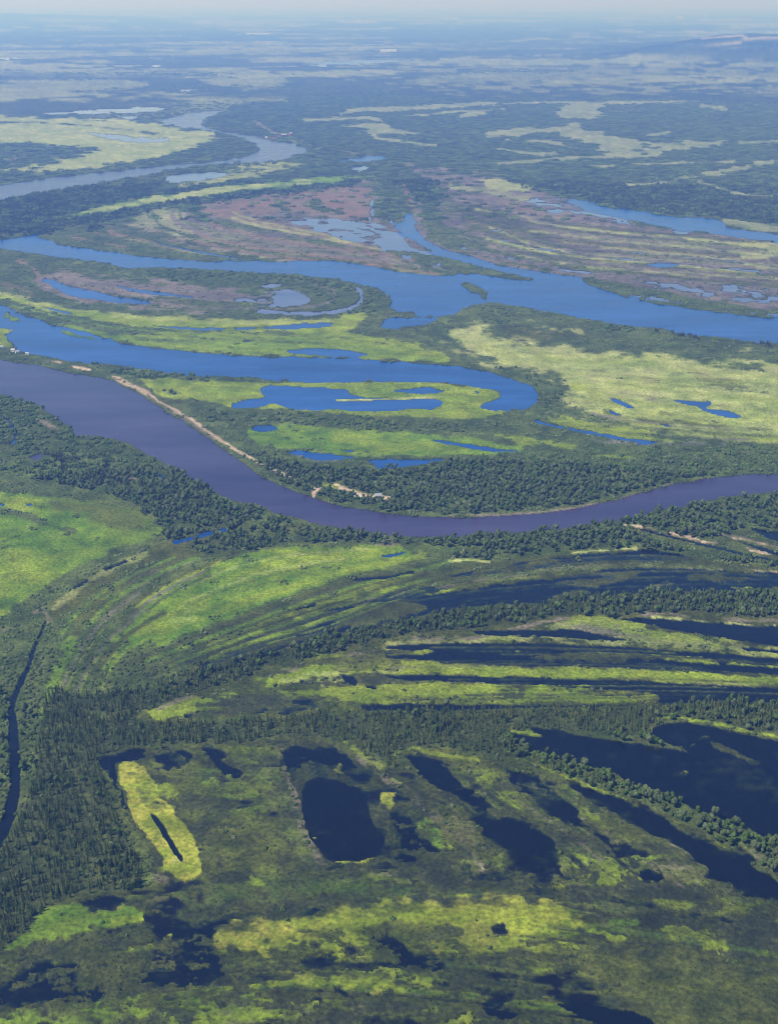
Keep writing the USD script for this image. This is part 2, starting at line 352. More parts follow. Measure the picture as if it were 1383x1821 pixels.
F('s', "-90,425 0,414 76,399 181,382 253,368 343,357 434,341 540,332 640,320 652,327 560,341 480,347 400,356 330,364 270,374 210,392 140,402 60,412", 1.0)
F('sbh', "-90,428 0,418 60,412 140,404 200,398 180,408 120,412 70,415 0,424", .8)
# reddish and pale mud flats inside the upper meander
L('red', "450,353 486,344 522,342 595,335 645,338 656,324 662,350 652,389 613,391 558,378 504,370 468,384 400,372 360,378 380,366", f=2.5, a=.85)
L('straw', "216,386 271,370 318,361 330,385 362,397 434,408 500,420 560,427 620,438 680,452 740,466 788,488 720,484 660,472 600,462 520,462 470,457 420,450 360,440 310,426 260,406", f=3, a=.45)
L('red', "360,377 390,380 440,390 500,404 560,416 620,432 690,450 740,462", stroke=12, f=2, a=.8)
L('red', "400,436 470,450 560,460 640,462", stroke=9, f=2, a=.5)
F('h', "325,366 345,362 355,380 400,395 460,408 520,420 600,436 680,452 600,442 500,424 420,408 350,396 325,382", .9)
F('h', "486,346 500,360 520,378 560,392 610,402 580,402 530,390 500,376 480,358", .8)
F('h', "537,350 570,360 610,376 640,388 600,384 555,368", .8)
F('h', "655,322 700,318 728,330 740,372 720,388 690,400 660,384 668,350", .8)
L('red', "717,330 725,345 732,370", stroke=9, f=1.2, a=.8)
F('h', "130,408 200,400 300,424 380,446 430,461 330,456 260,449 180,440 110,430", .55)
for s in ("190,408 300,430 390,448", "150,412 240,430 330,448", "110,416 200,436 260,444"):
    L('red', s, stroke=3.5, f=1.2, a=.8)
# lavender half-flooded flats
W("479,380 540,388 613,390 667,396 703,414 725,424 757,445 800,462 780,470 720,455 649,432 576,412 522,398", W_PALE, 'lavender half-flooded flat between the red mud arcs and the forked lagoon', 'shallow water', 'shallow_water', f=1.1, rag=2.2, a=.62)
W("699,400 717,393 728,376 737,382 738,397 740,408 757,424 790,442 850,460 900,475 1000,488 1040,494 1030,500 960,496 920,490 860,476 793,458 757,442 725,421 703,407", W_LAKE, 'blue side arm running from the forked lagoon down into the wide blue oxbow lake', 'lake', 'lake')
W("655,354 662,352 668,372 660,392 652,394 657,376", W_PALE, 'thin ragged pool strip standing on the red mud flat left of the forked lagoon', 'pond', 'pond', f=.6)
W("689,382 697,384 705,396 699,400 692,392", W_PALE, 'tiny pool at the tip of the forked lagoon', 'pond', 'pond', f=.6)
W("614,300 631,295 656,293 660,297 645,306 634,306 628,301", W_PALE, 'bright pale pond below the far river, brightest of the far ponds', 'pond', 'pond', f=.5)
W("595,281 602,288 631,286 667,286 703,280 740,284 690,277 645,279 605,284", W_LAKE, 'thin blue water at the foot of the far wooded hills', 'pond', 'pond', f=.6)
arcs("270,372 240,390 300,420 400,445 520,462 660,470 780,488", "430,350 400,368 440,388 520,405 600,420 680,440 750,458", 11, [('red', 5, .8, None), ('heath', 5, .8, None), ('shrubs', 4, .8, None), ('straw', 4, .55, None), ('olive', 4, .7, None)], 1)
arcs("120,410 200,425 300,446 390,458", "220,388 290,404 360,425 470,452", 8, [('red', 3.5, .8, None), ('shrubs', 4, .7, None), ('straw', 3, .5, None), ('heath', 4, .6, None)], 2)
L('wet', "500,386 560,392 613,393 667,399 703,417 725,427 757,448 780,462 740,456 700,446 640,426 570,408", f=1.5, rag=1.2, soft=.3, a=.9, p=.8)
arcs("500,392 580,406 660,428 760,462", "540,386 620,392 690,408 740,440", 9, [('red', 2.5, .7, None), ('olive', 2, .7, None), ('heath', 3, .8, None), ('wet', 3, .8, .9)], 21)
# right-hand flats between the upper lakes
L('olive', "760,320 850,330 900,360 950,400 1000,430 1100,460 1200,480 1383,490 1500,495 1500,520 1300,510 1150,490 1000,460 900,440 820,400 770,360", f=4, a=.6)
F('h', "745,330 770,360 790,390 820,410 870,425 920,440 1000,456 1080,470 1130,482 1150,495 1080,486 1000,475 920,455 840,448 790,440 760,420 748,380", .85)
L('heath', "780,330 900,345 960,365 1060,392 1150,405 1100,408 980,395 880,370 800,350", f=3)
L('red', "880,352 950,380 1050,402 1180,418", stroke=9, f=2, a=.55)
L('straw', "883,403 991,415 1100,417 1244,428 1383,437 1500,440 1500,462 1383,462 1222,457 1089,444 990,424", f=2.5, a=.7)
L('heath', "923,425 1030,448 1130,460 1383,470 1383,480 1150,476 1000,455", f=2, a=.8)
L('straw', "870,405 923,425 990,446 1073,463 1130,478 1222,487 1383,496 1500,500", stroke=5, f=1.0)
L('straw', "1040,450 1200,462 1383,474 1500,478", stroke=9, f=1.5, a=.6)
L('straw', "800,330 870,342 940,352", stroke=9, f=2, a=.5)
L('straw', "845,372 920,382 1010,390", stroke=3, f=1, a=.7)
arcs("780,345 870,365 980,390 1100,405 1240,415 1383,432 1500,440", "790,435 880,455 1000,484 1120,492 1250,505 1383,518 1500,528", 20, [('straw', 4, .7, None), ('heath', 6, .85, None), ('shrubs', 2.5, .6, None), ('olive', 5, .6, None), ('red', 4, .5, None), ('straw', 3, .5, None), ('heath', 4, .8, None), ('wet', 3, .7, .7)], 3)
W("1010,353 1028,353 1071,364 1100,372 1143,373 1172,381 1226,387 1252,386 1284,391 1290,400 1317,410 1383,415 1500,425 1500,440 1383,432 1317,421 1244,411 1201,408 1154,398 1118,388 1064,377 1028,370 990,362", W_LAKE, 'narrow blue lake along the foot of the wooded hill on the right', 'lake', 'lake')
L('wet', "926,357 963,354 1010,354 1050,368 1110,386 1160,400 1100,394 1020,380 960,366", f=2, soft=.4, a=.9)
L('wet', "1150,396 1201,404 1280,413 1240,414 1180,407", f=1.5, a=.7)
W("1144,468 1160,467 1176,466 1195,468 1210,471 1182,475 1160,474", W_LAKE, 'small blue pond alone on the striped flats left of the right edge', 'pond', 'pond', f=.6)
L('wet', "1089,496 1222,508 1383,518 1500,525 1500,550 1383,538 1256,527 1156,514", f=3, a=.8)
L('scrub', "1036,498 1073,495 1150,510 1250,530 1383,552 1500,568 1500,582 1383,566 1339,562 1272,554 1206,544 1156,537 1106,527 1073,516 1038,505", f=1.5)
W("1123,526 1176,531 1222,541 1276,549 1383,561 1500,572", W_PALE, 'thin shallow channel down the middle of the long tongue of land on the right', 'channel', 'channel', stroke=5, f=.8, rag=1.3)

# upper purple river with its two bends
W("282,214 325,202 383,195 401,194 392,201 364,210 358,221 376,228 416,235 452,241 483,249 522,253 553,267 533,276 504,284 472,286 427,289 362,294 315,300 253,311 181,324 108,335 54,346 0,357 -90,378 -90,346 0,329 36,323 108,313 181,306 253,297 325,291 383,286 434,279 459,270 461,261 448,251 416,241 380,233 343,228 318,225 292,221", W_RIVER, 'far purple-grey river bending in an S between wooded banks', 'river', 'river', f=.7, rag=.3)
L('mud', "455,217 468,225 486,236 500,241", stroke=7, f=1, rag=.6, a=.9)
L('mud', "500,240 522,242", stroke=3, f=.6, a=.8)
L('olive', "395,207 420,214 445,225", stroke=5, f=1)
L('straw', "520,250 560,258 575,266", stroke=4, f=1, a=.7)
L('mud', "600,266 625,272 660,276", stroke=4, f=1, a=.8)

# ---------------- the oxbow country in the middle distance
L('scrub', "-90,440 0,443 100,458 200,472 330,479 460,488 560,493 640,510 690,535 690,552 620,565 460,570 330,565 230,560 130,548 50,530 0,515 -90,500", f=2)
F('h', "-90,440 0,443 100,458 200,472 330,479 460,487 560,493 626,503 680,518 690,540 690,552 646,560 600,566 460,566 330,563 230,556 130,540 80,520 60,500 0,506 -90,500", .75)
F('b', "226,478 333,480 460,488 560,494 626,504 628,520 600,540 570,528 540,510 500,500 430,505 330,500 270,492", .45, floor=False)
F('b', "646,507 680,520 690,540 686,552 630,558 600,562 640,545 650,525", .5, floor=False)
L('heath', "58,490 100,480 160,492 250,498 330,510 460,518 480,535 560,545 400,552 300,552 230,546 130,531 80,516", f=3)
L('red', "30,462 60,476 70,490", stroke=8, f=1.5, a=.7)
L('red', "0,500 30,512 60,522", stroke=8, f=2, a=.4)
L('wet', "480,518 530,515 556,528 540,545 480,545 400,548 420,530", f=2, a=.7)
arcs("58,492 120,522 230,549 400,556 560,556 640,535 640,512 560,496", "160,500 250,520 350,532 450,540 540,537 548,526 500,517", 6, [('heath', 4, .7, None), ('shrubs', 4, .8, None), ('olive', 4, .6, None)], 4)
W("73,495 83,496 100,500 140,511 180,520 220,527 260,534 282,541 233,541 186,535 143,528 116,520 96,511", W_LAKE, 'dark blue sliver pond with pointed ends in the heath of the upper left oxbow', 'pond', 'pond', f=.7)
W("196,505 233,511 283,518 352,528 349,531 299,526 246,518 213,511", W_LAKE, 'thinner blue sliver pond just right of the larger pointed one', 'pond', 'pond', f=.6)
W("476,524 500,519 526,518 553,526 556,536 526,546 480,545 430,543 500,538", W_PALE, 'round shallow blue pool inside the tip of the scrubby oxbow', 'pond', 'pond', f=.8)
W("462,506 497,502 502,509 473,513", W_PALE, 'tiny shallow pool above the round one inside the scrubby oxbow', 'pond', 'pond', f=.7)
W("636,512 645,524 642,537 622,548 580,556 530,558 460,553", W_PALE, 'curved grey-blue channel hugging the tip of the scrubby oxbow', 'channel', 'channel', stroke=7, f=.8)
# meadow strips between the two blue oxbow lakes
L('meadow', "-90,505 0,519 50,535 100,543 166,553 233,560 333,566 460,569 543,568 610,563 646,558 664,562 640,574 626,582 600,585 640,594 700,602 760,612 803,634 795,648 726,642 666,637 600,634 460,632 399,629 316,621 233,611 193,602 213,588 233,577 166,571 100,557 50,546 0,531 -90,515", f=1.2, rag=.8, reg='meadow_strip')
L('straw', "0,521 100,546 233,564 333,570 460,573 600,570", stroke=7, f=2, a=.45)
L('green', "215,598 330,606 460,600 600,612 720,620 780,636 660,632 500,626 340,616", f=3, a=.6)
F('h', "-90,515 0,532 50,547 100,560 166,573 250,580 320,586 330,591 266,592 200,597 160,590 100,575 50,560 0,543 -90,530", .9, f=1.2)
F('h', "200,598 266,600 330,605 372,610 320,612 250,606", .8, f=1)
F('h', "333,587 400,589 460,588 560,592 590,596 500,594 400,592", .8, f=.8)
L('scrub', "390,628 420,630", stroke=3, f=.6)
arcs("0,533 100,558 233,577 400,588 600,592 800,632", "60,562 193,604 300,620 500,632 720,643 800,646", 8, [('green', 3, .7, None), ('scrub', 2, .8, None), ('straw', 3, .5, None), ('shrubs', 2, .8, None)], 5)
W("66,543 106,550 136,558 133,560 93,551", W_LAKE, 'short blue channel in the far left of the bright meadow strip', 'pond', 'pond', f=.6)
W("243,575 299,580 366,583 460,582 526,576 593,572 598,576 576,582 510,584 440,586 366,586 299,583", W_LAKE, 'long thin blue pond lying in the bright strip between the oxbow lakes', 'pond', 'pond', f=.6)
W("419,606 452,606 440,608", W_LAKE, 'tiny pond left of the pond that opens into the blue oxbow lake', 'pond', 'pond', f=.5)
# scrub and willow land around the middle
L('scrub', "640,575 690,570 690,585 726,584 790,575 830,555 870,545 960,560 1080,580 1190,592 1310,606 1500,625 1500,660 1383,655 1200,640 1100,632 950,622 860,585 800,590 790,604 850,632 930,655 985,668 1005,684 1012,712 1040,740 1100,760 1150,772 1250,790 1383,794 1500,796 1500,835 1383,838 1230,852 1130,875 1010,903 840,916 700,910 560,880 500,858 440,826 380,784 320,742 350,720 460,735 640,745 840,752 920,735 958,715 950,690 880,660 790,622 700,600 640,590", f=2.5)
F('h', "640,575 720,592 780,588 830,560 870,545 900,560 880,582 800,590 830,622 880,646 940,656 990,670 1008,690 1012,715 1040,738 1085,754 1000,756 960,764 920,772 860,767 780,767 700,764 600,760 520,757 470,752 420,762 380,750 345,720 400,722 450,730 560,737 640,744 760,747 840,752 880,747 930,737 955,722 965,700 955,685 930,672 890,660 840,645 800,622 760,604 700,592", .95)
F('b', "340,718 400,726 450,733 560,738 640,745 760,748 840,753 900,750 860,765 780,765 700,762 600,758 520,754 470,748 420,755 370,745", .8, floor=False)
F('b', "840,640 900,660 950,680 965,700 958,718 930,735 1000,735 1010,715 1000,690 970,668 920,655", .3, floor=False)
F('b', "850,545 880,548 920,560 900,575 860,572", .5, floor=False)
F('h', "900,560 1000,575 1100,592 1190,600 1300,615 1383,625 1383,650 1280,646 1190,636 1110,626 1040,622 960,612 900,595", .5)
L('olive', "900,575 960,580 1040,590 1060,600 980,606 920,600 880,595", f=2.5, a=.9)
L('straw', "930,568 985,575 1050,590 1020,596 950,584", f=2.5, a=.6)
L('straw', "1240,615 1330,618 1360,624 1300,626 1250,624", f=2.5, a=.5)
F('b', "1050,578 1075,573 1120,582 1123,592 1080,592 1056,590", .9)
F('s', "1130,586 1192,592 1196,604 1260,606 1383,620 1500,632 1500,622 1383,611 1300,602 1222,594 1190,588", .8)
F('h', "930,548 1000,564 1073,574 1060,580 980,570 930,558", .8)
# large pale meadow on the right
L('straw', "783,597 800,588 850,582 870,590 920,612 960,620 1000,622 1070,632 1130,633 1200,640 1280,650 1383,653 1500,655 1500,793 1383,789 1300,788 1250,785 1150,770 1090,755 1042,740 1022,720 1012,700 1006,680 980,664 940,654 900,648 870,641 840,628 806,610", f=4.5, rag=1.2, soft=.45, reg='meadow_pale')
L('meadow', "800,604 850,612 920,640 1000,655 1030,690 1060,730 1140,760 1250,780 1383,784 1500,784 1500,770 1300,768 1200,755 1100,735 1050,700 1010,650 900,615", f=6, a=.55, soft=.45)
L('olive', "1200,662 1260,668 1383,690 1500,700 1500,712 1383,698 1250,680", f=2.5, a=.7)
L('olive', "1150,732 1200,742 1290,762 1350,772 1280,766 1200,752", f=1.5, a=.8)
L('scrub', "1070,728 1120,742 1190,756 1255,768", stroke=4, f=1.2, a=.8)
L('scrub', "1170,733 1260,750 1350,768", stroke=4, f=1.2, a=.7)
L('scrub', "1040,735 1070,745 1115,755", stroke=5, f=1.2, rag=1.2)
L('heath', "1140,708 1190,712 1220,720 1180,722", f=2, a=.5)
L('heath', "1290,730 1330,735 1330,750 1290,745", f=2, a=.4)
B('olive', '900,610 1383,650 1500,655 1500,793 1250,785 1042,740 1006,680', 1 - LONG, .52, .60, .35)
B('meadow', '900,610 1383,650 1500,655 1500,793 1250,785 1042,740 1006,680', LONG, .52, .60, .35)
arcs("1015,700 1050,725 1120,742 1220,752 1383,765 1480,770", "960,752 1040,773 1150,786 1300,790 1480,795", 9, [('scrub', 3, .7, None), ('meadow', 4, .7, None), ('heath', 3, .7, None), ('olive', 4, .7, None)], 6)
arcs("950,628 1100,640 1250,655 1480,668", "1020,690 1100,712 1220,735 1380,752 1480,756", 8, [('olive', 3, .35, None), ('meadow', 5, .35, None), ('straw', 4, .5, None)], 7)
W("1083,708 1093,708 1115,716 1135,727 1121,727 1103,720", W_LAKE, 'short blue sliver pond in the pale right meadow, left of the forked pond', 'pond', 'pond', f=.5)
W("1079,730 1088,731 1115,740 1108,741 1090,736", W_LAKE, 'smallest blue sliver pond in the pale right meadow, below the other sliver', 'pond', 'pond', f=.5)
W("1170,752 1199,757 1190,759", W_LAKE, 'tiny dark pond streak low in the pale right meadow', 'pond', 'pond', f=.5)
W("1189,709 1212,711 1239,713 1266,714 1262,719 1249,726 1299,730 1329,745 1282,741 1249,731 1232,721 1212,718", W_LAKE, 'forked blue pond in the pale meadow near the right edge', 'pond', 'pond', f=.5)
L('meadow', "1000,742 1060,752 1150,772 1250,786 1180,790 1090,784 1010,770 960,748", f=2, a=.7)
L('meadow', "860,768 920,775 980,785 1040,792 1000,795 920,788", f=1.5, a=.8)
L('meadow', "1033,810 1080,812 1129,817", stroke=7, f=1.2)
L('wet', "1050,783 1110,788 1180,788 1290,790", stroke=6, f=1.5, a=.8)
W("955,750 990,758 1039,768 1089,778 1123,783 1165,787", W_LAKE, 'long straight blue channel slanting along the lower edge of the pale meadow', 'channel', 'channel', stroke=5.5, f=.7)
# the blue oxbow lakes themselves
W("-90,425 0,428 33,421 66,417 80,425 106,433 150,441 200,448 249,455 299,460 366,465 431,463 460,461 480,466 503,467 527,464 576,464 620,467 660,473 693,479 726,485 760,490 800,489 850,486 920,497 955,500 930,490 870,478 800,462 850,465 920,483 1040,494 1038,504 1073,516 1106,527 1156,537 1206,544 1272,554 1339,562 1383,566 1500,580 1500,625 1383,610 1335,609 1306,603 1222,596 1189,586 1123,580 1073,573 1006,561 956,550 923,545 869,534 845,540 829,543 812,556 793,563 759,561 746,556 700,553 693,546 696,533 689,522 673,513 646,506 626,501 603,496 560,490 510,486 460,485 399,480 333,477 266,475 223,476 200,470 150,462 100,456 50,448 0,441 -90,436", W_LAKE, 'wide blue oxbow lake sweeping from the left edge across to the right edge', 'lake', 'lake', f=.8)
L('scrub', "676,444 720,446 793,458 860,476 920,489 955,500 920,497 846,482 776,468 720,455", f=.9, rag=.8)
L('wet', "700,452 760,468 800,476 820,486 790,486 740,470", f=1.5)
L('scrub', "816,505 822,503 836,503 859,511 867,523 866,534 852,524 836,515", f=.6, rag=.5)
L('murk', "700,552 750,548 800,556 790,566 740,560", f=1.5, a=.8)
W("277,430 299,436 366,450 431,461", W_LAKE, 'thin blue side channel entering the wide oxbow lake from the upper left', 'channel', 'channel', stroke=2.5, f=.4, rag=.2)
W("678,580 683,570 693,564 740,563 786,565 766,574 726,582 693,586", W_LAKE, 'blue triangular pond right of the scrubby oxbow tip', 'pond', 'pond', f=.6)
L('meadow', "246,671 333,674 460,679 550,681 676,678 743,678 809,684 876,691 898,700 882,712 850,726 906,729 876,741 836,746 759,742 643,739 560,732 500,726 460,729 399,719 359,712 299,709 276,697 259,687", f=1.2, rag=.6, reg='meadow_loop')
L('green', "520,690 640,684 780,690 840,700 800,720 820,735 700,738 560,730", f=4, a=.5)
L('green', "330,690 440,684 470,694 420,706 340,704", f=3, a=.5)
L('scrub', "270,672 330,672 420,676 500,680", stroke=4, f=1)
F('b', "200,652 260,660 340,666 440,672 460,677 380,676 300,674 240,668", .8)
F('b', "160,646 200,650 260,658 250,668 210,660 165,655", .8)
F('b', "290,695 320,692 325,700 295,703", .8)
F('b', "250,694 270,700 290,716 280,714", .6)
W("0,541 33,555 60,566 100,578 133,586 160,591 193,604 233,613 273,618 316,623 366,628 399,631 460,634 540,636 583,636 606,636 666,639 726,644 793,649 846,656 886,666 920,677 943,686 956,695 958,709 950,718 936,726 915,730 892,729 852,727 860,720 875,712 889,706 894,699 879,693 842,688 813,683 776,680 726,678 676,677 593,679 550,680 500,677 460,674 416,670 349,667 299,663 266,658 233,653 200,649 160,645 126,643 113,638 83,634 50,628 27,621 22,613 7,598 27,590 0,583 -90,560 -90,520", W_LAKE, 'long blue oxbow lake hooking round at its right end above the purple river', 'lake', 'lake', f=.8)
L('green', "8,552 20,560 38,566 25,568 10,562", f=.8)
L('green', "96,584 130,592 190,603 160,602 110,592", f=.8, rag=.8)
L('meadow', "-90,575 0,583 27,590 8,600 22,614 0,620 -90,620", f=1)
W("510,624 516,621 543,620 606,619 630,624 656,628 646,633 606,637 583,638 573,632 516,629", W_LAKE, 'blue bay pond opening into the top of the long hooked oxbow lake', 'pond', 'pond', f=.6)
W("409,721 420,715 442,711 470,707 476,703 462,696 466,688 480,685 526,687 593,690 616,693 624,703 660,708 736,708 776,710 793,715 783,723 753,728 666,732 593,728 526,728 500,720 480,716 460,725 430,726", W_LAKE, 'large blue pond enclosed by the green meadow inside the hooked oxbow', 'pond', 'pond', f=.6)
L('straw', "598,711 640,711 700,709 785,707", stroke=2.5, f=.5, rag=.3)
W("693,695 719,692 753,687 769,687 776,692 796,693 779,700 743,700", W_LAKE, 'smaller blue pond at the upper right of the big pond inside the hooked oxbow', 'pond', 'pond', f=.6)
W("843,695 856,698 848,700", W_LAKE, 'tiny pond near the tip of the meadow inside the hooked oxbow', 'pond', 'pond', f=.4)
# meadow with pools south of it
L('green', "430,772 450,764 493,756 520,758 610,763 693,766 743,768 793,777 843,783 920,792 940,800 920,808 826,810 726,812 626,812 560,808 543,798 500,800 460,790", f=1.5, rag=.9, reg='meadow_pools')
L('meadow', "600,770 720,772 800,785 850,800 760,806 650,800 560,790", f=5, a=.6, soft=.4)
L('wet', "520,800 600,812 640,820 560,820 500,808", f=2, a=.9, p=.5)
for s, lb in (("449,761 460,755 487,757 494,763 460,769", 'small blue pond at the left end of the pool meadow'),
              ("510,758 520,757 516,761", 'tiny blue pool beside the small pond at the left of the pool meadow'),
              ("503,778 521,780 515,783", 'tiny blue pool in the left of the pool meadow, lower than its neighbour'),
              ("527,776 541,777 535,780", 'tiny blue pool in the left of the pool meadow, right of its neighbour'),
              ("503,803 540,800 560,805 600,808 640,812 600,818 550,818 545,810 520,808", 'ragged blue pool among willow clumps at the lower left of the pool meadow'),
              ("593,800 653,800 630,803", 'thin blue pool streak in the middle of the pool meadow'),
              ("646,818 693,816 753,818 786,814 800,813 770,824 749,826 723,831 672,836 660,827", 'broad blue pond on the lower edge of the pool meadow against the wood'),
              ("763,781 793,783 843,791 892,800 935,802 892,804 826,796 786,788", 'long blue finger pond at the right of the pool meadow'),
              ("1174,819 1222,821 1200,824", 'narrow dark pond in the willows above the river on the right')):
    W(s, W_LAKE, lb, 'pond', 'pond', f=.5)
# riverside wood on the north bank, sand track
F('bh', "420,782 450,800 500,815 540,822 560,830 620,840 680,838 740,832 790,822 850,812 930,812 1000,802 1030,806 1130,820 1160,800 1250,792 1383,794 1500,796 1500,836 1383,838 1290,843 1200,857 1130,873 1050,893 960,908 840,914 730,910 640,900 570,884 530,868 480,845", .9)
F('h', "1000,796 1060,796 1150,792 1250,790 1383,792 1500,794 1500,820 1383,815 1250,812 1130,808", .6)
F('h', "120,656 160,662 200,668 240,690 300,728 350,760 400,794 450,828 500,857 540,873 520,862 470,842 420,808 360,766 300,722 240,684 180,660", .9)
L('sand', "205,671 235,686 262,700 300,724 340,746 375,772 410,794 440,812 470,828 500,842 528,853", stroke=5, f=.7, rag=.9, a=.85)
L('mud', "262,704 320,738 380,780", stroke=5, f=.8, a=.6)
L('sand', "556,880 562,868 572,872", stroke=8, f=.8, rag=.5)
L('sand', "596,864 620,874 640,880 668,884 692,886", stroke=8, f=.8, rag=.7)
L('meadow', "575,862 600,868", stroke=6, f=1)
L('sand', "82,642 108,645", stroke=3, f=.5)
L('sand', "130,652 160,658", stroke=4, f=.6)
F('h', "-90,632 0,636 60,650 120,655 110,648 60,634 20,622 0,618 -90,612", .6)
# ---------------- main purple river
W("-90,625 0,639 40,646 80,653 120,661 160,667 190,674 215,684 240,697 262,709 285,724 310,740 335,755 358,770 382,788 405,803 425,818 445,833 470,850 500,864 530,876 556,884 580,892 610,900 650,907 690,913 730,917 780,920 840,920 900,917 960,913 1010,907 1050,899 1090,891 1130,879 1180,865 1230,855 1290,847 1340,843 1383,842 1500,840 1500,868 1383,876 1340,878 1300,882 1250,892 1200,905 1160,914 1102,926 1060,930 1023,936 983,944 923,947 880,950 830,955 780,957 726,954 686,952 643,946 613,941 576,936 543,926 526,919 493,914 476,902 460,900 429,893 396,883 386,876 332,847 299,829 266,811 239,793 216,783 190,776 183,783 166,774 146,783 133,783 130,772 116,755 93,738 66,723 33,710 0,699 -90,682", W_RIVER, 'broad purple-brown river winding from the left edge to the right edge in front of the oxbow lakes', 'river', 'river', f=.8, rag=.3)
L('mud', "800,917 850,917 910,915 970,910 1020,904 1060,895", stroke=3, f=.5, rag=.4)
L('mud', "1100,886 1180,863 1260,850", stroke=2, f=.5, rag=.6, a=.6)
# ---------------- near left bank
L('scrub', "-90,690 0,700 66,724 116,757 135,780 190,778 215,783 332,848 396,885 470,905 540,930 640,950 760,962 900,960 900,985 760,985 660,1010 540,1050 440,1090 330,1130 240,1190 200,1230 60,1240 -90,1300", f=2)
F('b', "-90,695 0,700 66,724 116,757 133,782 165,776 215,784 266,812 332,849 386,883 396,892 430,902 470,907 460,925 400,945 330,940 290,920 250,895 200,878 130,868 70,850 0,835 -90,830", .9)
F('s', "30,790 100,800 180,810 240,840 300,870 370,895 360,915 300,905 240,880 150,850 60,830", .45, floor=False)
F('bh', "200,870 260,895 300,925 330,945 420,950 480,925 540,935 600,948 560,962 480,970 420,985 360,985 300,965 290,945 250,915", .55)
F('h', "0,840 70,858 140,870 210,885 260,910 180,890 80,880 0,872 -90,870 -90,838", .8)
W("22,757 30,772 27,784 21,790", W_LAKE, 'narrow blue slough curving through the wood at the left edge', 'channel', 'channel', stroke=5, f=.5, rag=.2)
W("2,741 12,744 20,752", W_LAKE, 'upper tip of the blue slough in the wood at the left edge', 'channel', 'channel', stroke=4, f=.5, rag=.2)
W("45,813 62,810 78,803 81,812 70,818 58,819", W_RIVER, 'small purple pool in the wood near the left edge, below the slough', 'pond', 'pond', f=.6)
W("276,841 290,846 303,855", W_LAKE, 'short blue channel in the riverside wood by the purple river', 'channel', 'channel', stroke=4, f=.5)
L('mud', "72,749 85,755 98,763", stroke=6, f=.8)
L('mud', "150,832 190,845 240,852", stroke=3, f=.6, rag=1)
# bright meadow at left
L('green', "-90,870 0,876 60,884 100,886 180,892 230,905 270,925 298,944 280,956 230,966 190,986 150,1006 100,1028 60,1058 0,1098 -90,1140", f=2.5, rag=.9, reg='meadow_left')
L('olive', "90,886 180,892 230,905 270,925 296,944 240,950 180,930 120,912 70,900", f=5, a=.8, soft=.4)
L('meadow', "-90,960 0,965 60,975 130,1000 80,1040 0,1080 -90,1120", f=8, a=.75, soft=.45)
L('meadow', "-90,878 0,880 60,890 80,902 20,905 -90,900", f=3, a=.7)
L('meadow', "0,930 60,938 160,945 100,950", f=3, a=.6)
L('scrub', "-60,905 0,909 50,920 83,934 130,944", stroke=9, f=1.8, rag=1.2)
L('scrub', "90,895 105,897", stroke=6, f=1.2)
L('scrub', "200,985 240,970 290,960", stroke=6, f=1.5, a=.7)
F('h', "60,1060 110,1026 160,1002 220,980 280,962 320,950 330,958 270,985 200,1004 150,1030 110,1055 90,1090 70,1110 20,1110 -90,1160 -90,1140 0,1100", .8)
W("-20,892 0,894 12,897 8,900 -20,899", W_LAKE, 'small dark blue pond at the left edge in the bright meadow', 'pond', 'pond', f=.5)
W("45,896 57,896 54,899 46,899", W_LAKE, 'tiny dark pond in the bright meadow near the left edge', 'pond', 'pond', f=.4)
# oxbow ditch with reeds and the dark creek
L('olive', "85,1090 105,1060 150,1030 210,1000 280,970 330,960 400,945 400,955 340,970 290,985 230,1010 180,1040 140,1075 110,1100 85,1105", f=1.5)
L('straw', "95,1085 140,1045 200,1010 260,985", stroke=12, f=2.5, a=.4)
W("313,964 330,959 366,951 399,941", W_LAKE, 'blue oxbow ditch remnant running up to the riverside wood', 'channel', 'channel', stroke=7, f=.8, rag=.9)
W("188,1012 205,1006 223,998", W_DARK, 'short dark pool slit in the reedy ditch, nearer the riverside wood', 'pond', 'pond', stroke=5, f=.4)
W("133,1045 143,1040 156,1032", W_DARK, 'short dark pool slit in the reedy ditch, nearer the creek', 'pond', 'pond', stroke=5, f=.4)
L('mud', "60,1092 75,1080 85,1100 95,1115", stroke=8, f=1.5, a=.7)
L('mud', "-10,1130 20,1120", stroke=12, f=2.5, a=.5)
L('red', "88,1118 100,1112", stroke=8, f=1.5, a=.6)
F('h', "-90,1160 20,1112 70,1112 60,1150 40,1200 22,1240 18,1300 20,1400 10,1470 -90,1560", .9)
F('h', "82,1115 110,1105 140,1080 130,1130 100,1190 80,1250 60,1310 45,1380 30,1450 35,1400 35,1300 35,1260 55,1200 65,1150", 1.0)
F('b', "36,1260 70,1250 66,1310 45,1390 40,1420 36,1330", .35, floor=False)
F('b', "-90,1200 15,1200 12,1330 15,1420 -90,1520", .3, floor=False)
W("81,1103 72,1123 60,1146 53,1170 46,1190 40,1205 46,1207 58,1180 64,1150 76,1125 85,1104", W_DARK, 'upper narrow reach of the dark creek at the left edge', 'creek', 'creek', f=.4, rag=.2)
W("44,1190 30,1222 17,1250 14,1266 16,1300 17,1350 18,1400 8,1440 -6,1480 -40,1520 -90,1540 -90,1590 -10,1525 14,1490 30,1442 37,1400 36,1350 33,1300 26,1266 27,1250 38,1224 50,1200", W_DARK, 'dark navy creek winding down the left edge between willow banks', 'creek', 'creek', f=.5, rag=.2)
